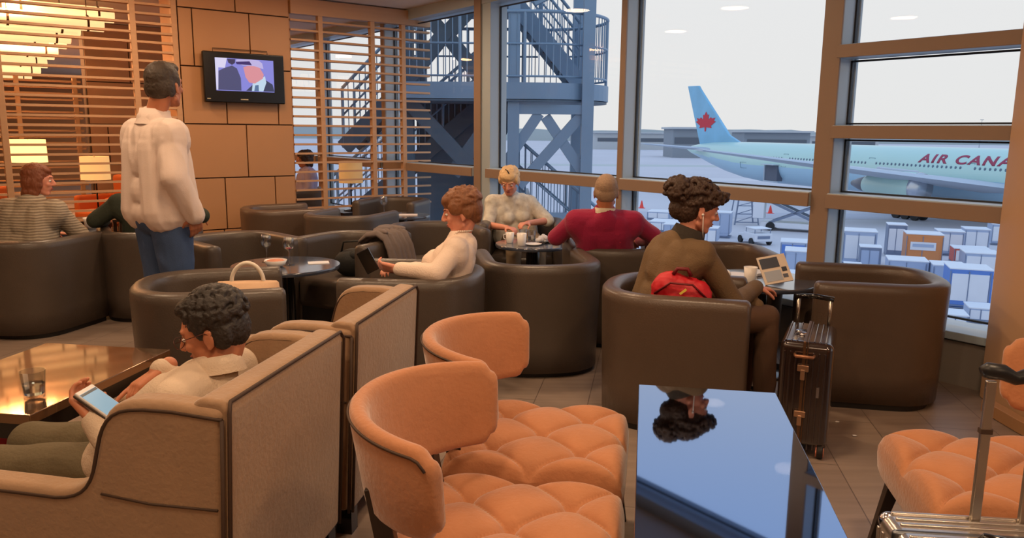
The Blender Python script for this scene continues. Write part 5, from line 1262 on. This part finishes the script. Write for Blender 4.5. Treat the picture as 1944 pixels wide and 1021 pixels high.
# blonde woman
J = seat_J(pelvis=(.04, -.12, .53), chest=(.06, -.10, .75), neck=(.10, -.02, .92), shR=(.26, -.04, .86), shL=(-.08, -.05, .85), head=(.115, .05, 1.055), elR=(.31, .05, .66), wrR=(.16, .26, .66), elL=(-.24, .06, .70), wrL=(-.04, .24, .70))
BL, HB_, bodyB, topB = person('older woman with short pale blonde hair in a patterned grey top by the window', (.08, 7.15, 0), R(186), J, (-18, -24), ('blouse', mat('patterned_grey', (222, 212, 200), .8, noise_s=22, noise_a=.5, bump=.2)), ('shortfem', hair_y), skn=skin_p, fem=True, bust=.9, vox=.007, sleeves=0, w=1.08, bottoms=('trousers', mat('khaki', (150, 128, 100), .8)), brow=hair_y, hs=1.0, g=.02)
b = MB(); b.tube([HB_ @ Vector(p) for p in ((-.02, .075, .118), (0, .05, .135), (.02, .03, .136))], .005, n=6); b.build('hair_clip', black_gloss, BL, smooth=True)

# standing man
J = dict(pelvis=(0, 0, .985), chest=(0, -.015, 1.30), neck=(.01, -.01, 1.565), shR=(.205, -.02, 1.462), shL=(-.205, -.02, 1.462), head=(.065, .035, 1.745), elR=(.285, -.07, 1.225), wrR=(.27, .055, 1.0), elL=(-.28, .0, 1.22), wrL=(-.22, .18, 1.08),
         hipR=(.098, 0, .93), hipL=(-.098, 0, .93), kneeR=(.10, .03, .5), kneeL=(-.09, .02, .5), anR=(.10, -.03, .09), anL=(-.09, -.03, .09))
shirt_w = mat('pale_pink_shirt', (226, 206, 194), .75, noise_s=5, noise_a=.04, bump=.15, bump_s=200)
SM, HS, bodyS, topS = person('standing man in a pale shirt and blue jeans, back to us, watching the television', (-2.12, 4.70, 0), R(-38), J, (24, 3), ('shirt', shirt_w), ('short', hair_s), skn=skin_d, w=1.10, vox=.006, hs=1.10, g=.040, legw=.028, drape=.02, fold=(.012, 15, 2.0, 7), bottoms=('jeans', denim), brow=hair_s, belly=.03,
    hands=dict(R=dict(d=(-.25, .2, -.8), n=(-1, .1, 0), c=.3, t=-1)))
b = MB(); q_ = Quaternion()
b.lathe([(.172, -.022), (.180, -.02), (.180, .02), (.172, .022)], (0, 0, 1.02), 40, sc=(1.0, .80)); b.build('belt', mat('brown_belt', (98, 48, 26), .5), SM, smooth=True)
b = MB(); Cn = Vector(J['neck']); hq = Vector((0, .1, 1)).normalized()
b.rings([[Cn+hq*z_+orient(hq) @ Vector((r_*math.cos(a_), r_*1.05*math.sin(a_), 0)) for a_ in [i*math.pi/12 for i in range(24)]] for z_, r_ in ((-.05, .105), (-.01, .088), (.045, .080), (.04, .074), (-.01, .078))], cap=False)
b.build('collar', shirt_w, topS, smooth=True)

# woman at far left
J = seat_J(pelvis=(0, -.06, .53), chest=(0, -.02, .77), neck=(.02, .05, .955), shR=(.20, .02, .89), shL=(-.20, .02, .89), head=(.03, .085, 1.105), elR=(.27, .18, .68), wrR=(.12, .38, .66), elL=(-.27, .18, .68), wrL=(-.12, .38, .66), kneeR=(.1, .38, .5), kneeL=(-.1, .38, .5), anR=(.1, .38, .09), anL=(-.1, .38, .09))
def stripe_mat():
    m = mat('striped_grey_shirt', (160, 146, 124), .8, bump=.3); t = m.node_tree; b_ = t.nodes['Principled BSDF']
    tco = t.nodes.new('ShaderNodeTexCoord'); wv = t.nodes.new('ShaderNodeTexWave'); wv.bands_direction = 'Z'; wv.inputs['Scale'].default_value = 16; wv.inputs['Distortion'].default_value = 3; wv.inputs['Detail Scale'].default_value = .6
    mx = t.nodes.new('ShaderNodeMix'); mx.data_type = 'RGBA'; mx.inputs[6].default_value = (*lin((128, 114, 98)), 1); mx.inputs[7].default_value = (*lin((186, 172, 150)), 1)
    t.links.new(tco.outputs['Object'], wv.inputs['Vector']); t.links.new(wv.outputs['Fac'], mx.inputs[0]); t.links.new(mx.outputs[2], b_.inputs['Base Color']); return m
LW = person('woman with chestnut bob in a striped grey shirt, back to us at the far left', (-3.62, 5.82, 0), R(-8), J, (-62, -6), ('shirt', stripe_mat()), ('longbob', hair_n), skn=skin_p, fem=True, vox=.007, w=1.08, bottoms=('trousers', black_t), brow=hair_n, g=.028)
# person in dark green, mostly hidden
J = seat_J(elR=(.40, -.10, .80), elL=(-.385, -.12, .785), wrR=(.36, .14, .75), wrL=(-.36, .12, .75), head=(.0, -.06, 1.08), pelvis=(0, -.06, .53), shR=(.2, -.13, .91), shL=(-.2, -.13, .91), kneeR=(.1, .36, .5), kneeL=(-.1, .36, .5), anR=(.1, .34, .09), anL=(-.1, .34, .09))
GP = person('person in dark green jumper, arms on a chair, hidden behind the standing man', (-2.95, 6.32, 0), R(18), J, (0, -5), ('jumper', mat('dark_green_wool', (48, 54, 42), .9, bump=.3)), ('short', hair_b), skn=skin_d, vox=.009, bottoms=('trousers', black_t), g=.026)
# guests beyond the right screen
orange_ch = mat('orange_fabric', (206, 110, 56), .8)
J = seat_J()
FP = person('dark-haired guest in a lilac top seated beyond the right slatted screen', (-2.95, 10.75, 0), R(120), J, (-10, -5), ('top', mat('lilac_top', (178, 170, 205), .8)), ('bob', hair_b), skn=skin_d, fem=True, vox=.010, bottoms=('trousers', black_t), shoes=False)
dup(t1, (-2.95, 10.75, 0), R(120), 'leather tub chair of the lilac-clad guest beyond the right screen')
J = seat_J()
F2 = person('guest in pale clothes seated in the warm room behind the left screen', (-6.9, 9.1, 0), R(-60), J, (0, -5), ('top', mat('pale_top', (190, 160, 130), .8)), ('short', hair_b), skn=skin_d, vox=.012, bottoms=('trousers', black_t), shoes=False)
dup(t0, (-6.9, 9.1, 0), R(-60), 'leather tub chair of the guest in pale clothes in the warm room')
def fabric_chair(label, loc, rz):
    t = thing('lounge_chair', label, 'armchair', loc, rz, 'orange lounge chairs beyond the screens')
    b = MB(); b.box((0, .03, .34), (.62, .62, .2)); b.build('seat', orange_ch, t, bevel=.05, seg=3)
    b = MB(); b.box((0, -.3, .58), (.66, .14, .6)); b.build('backrest', orange_ch, t, bevel=.05, seg=3)
    for sx in (-1, 1):
        b = MB(); b.box((sx*.33, .0, .45), (.1, .6, .35)); b.build('arm', orange_ch, t, bevel=.04, seg=3)
        for y_ in (-.27, .27): b = MB(); b.cyl((sx*.28, y_, 0), (sx*.28, y_, .26), .022); b.build('leg', darkwood, t)
    return t
fc = fabric_chair('orange fabric armchair nearest the television wall beyond the right screen', (-3.8, 11.3, 0), R(160))
dup(fc, (-4.1, 12.8, 0), R(190), 'orange fabric armchair furthest away beyond the right screen')
dup(fc, (-6.0, 8.6, 0), R(40), 'orange fabric armchair behind the left screen near the lit lamps')
dup(fc, (-5.3, 10.3, 0), R(150), 'orange fabric armchair behind the left screen beside the standing man')
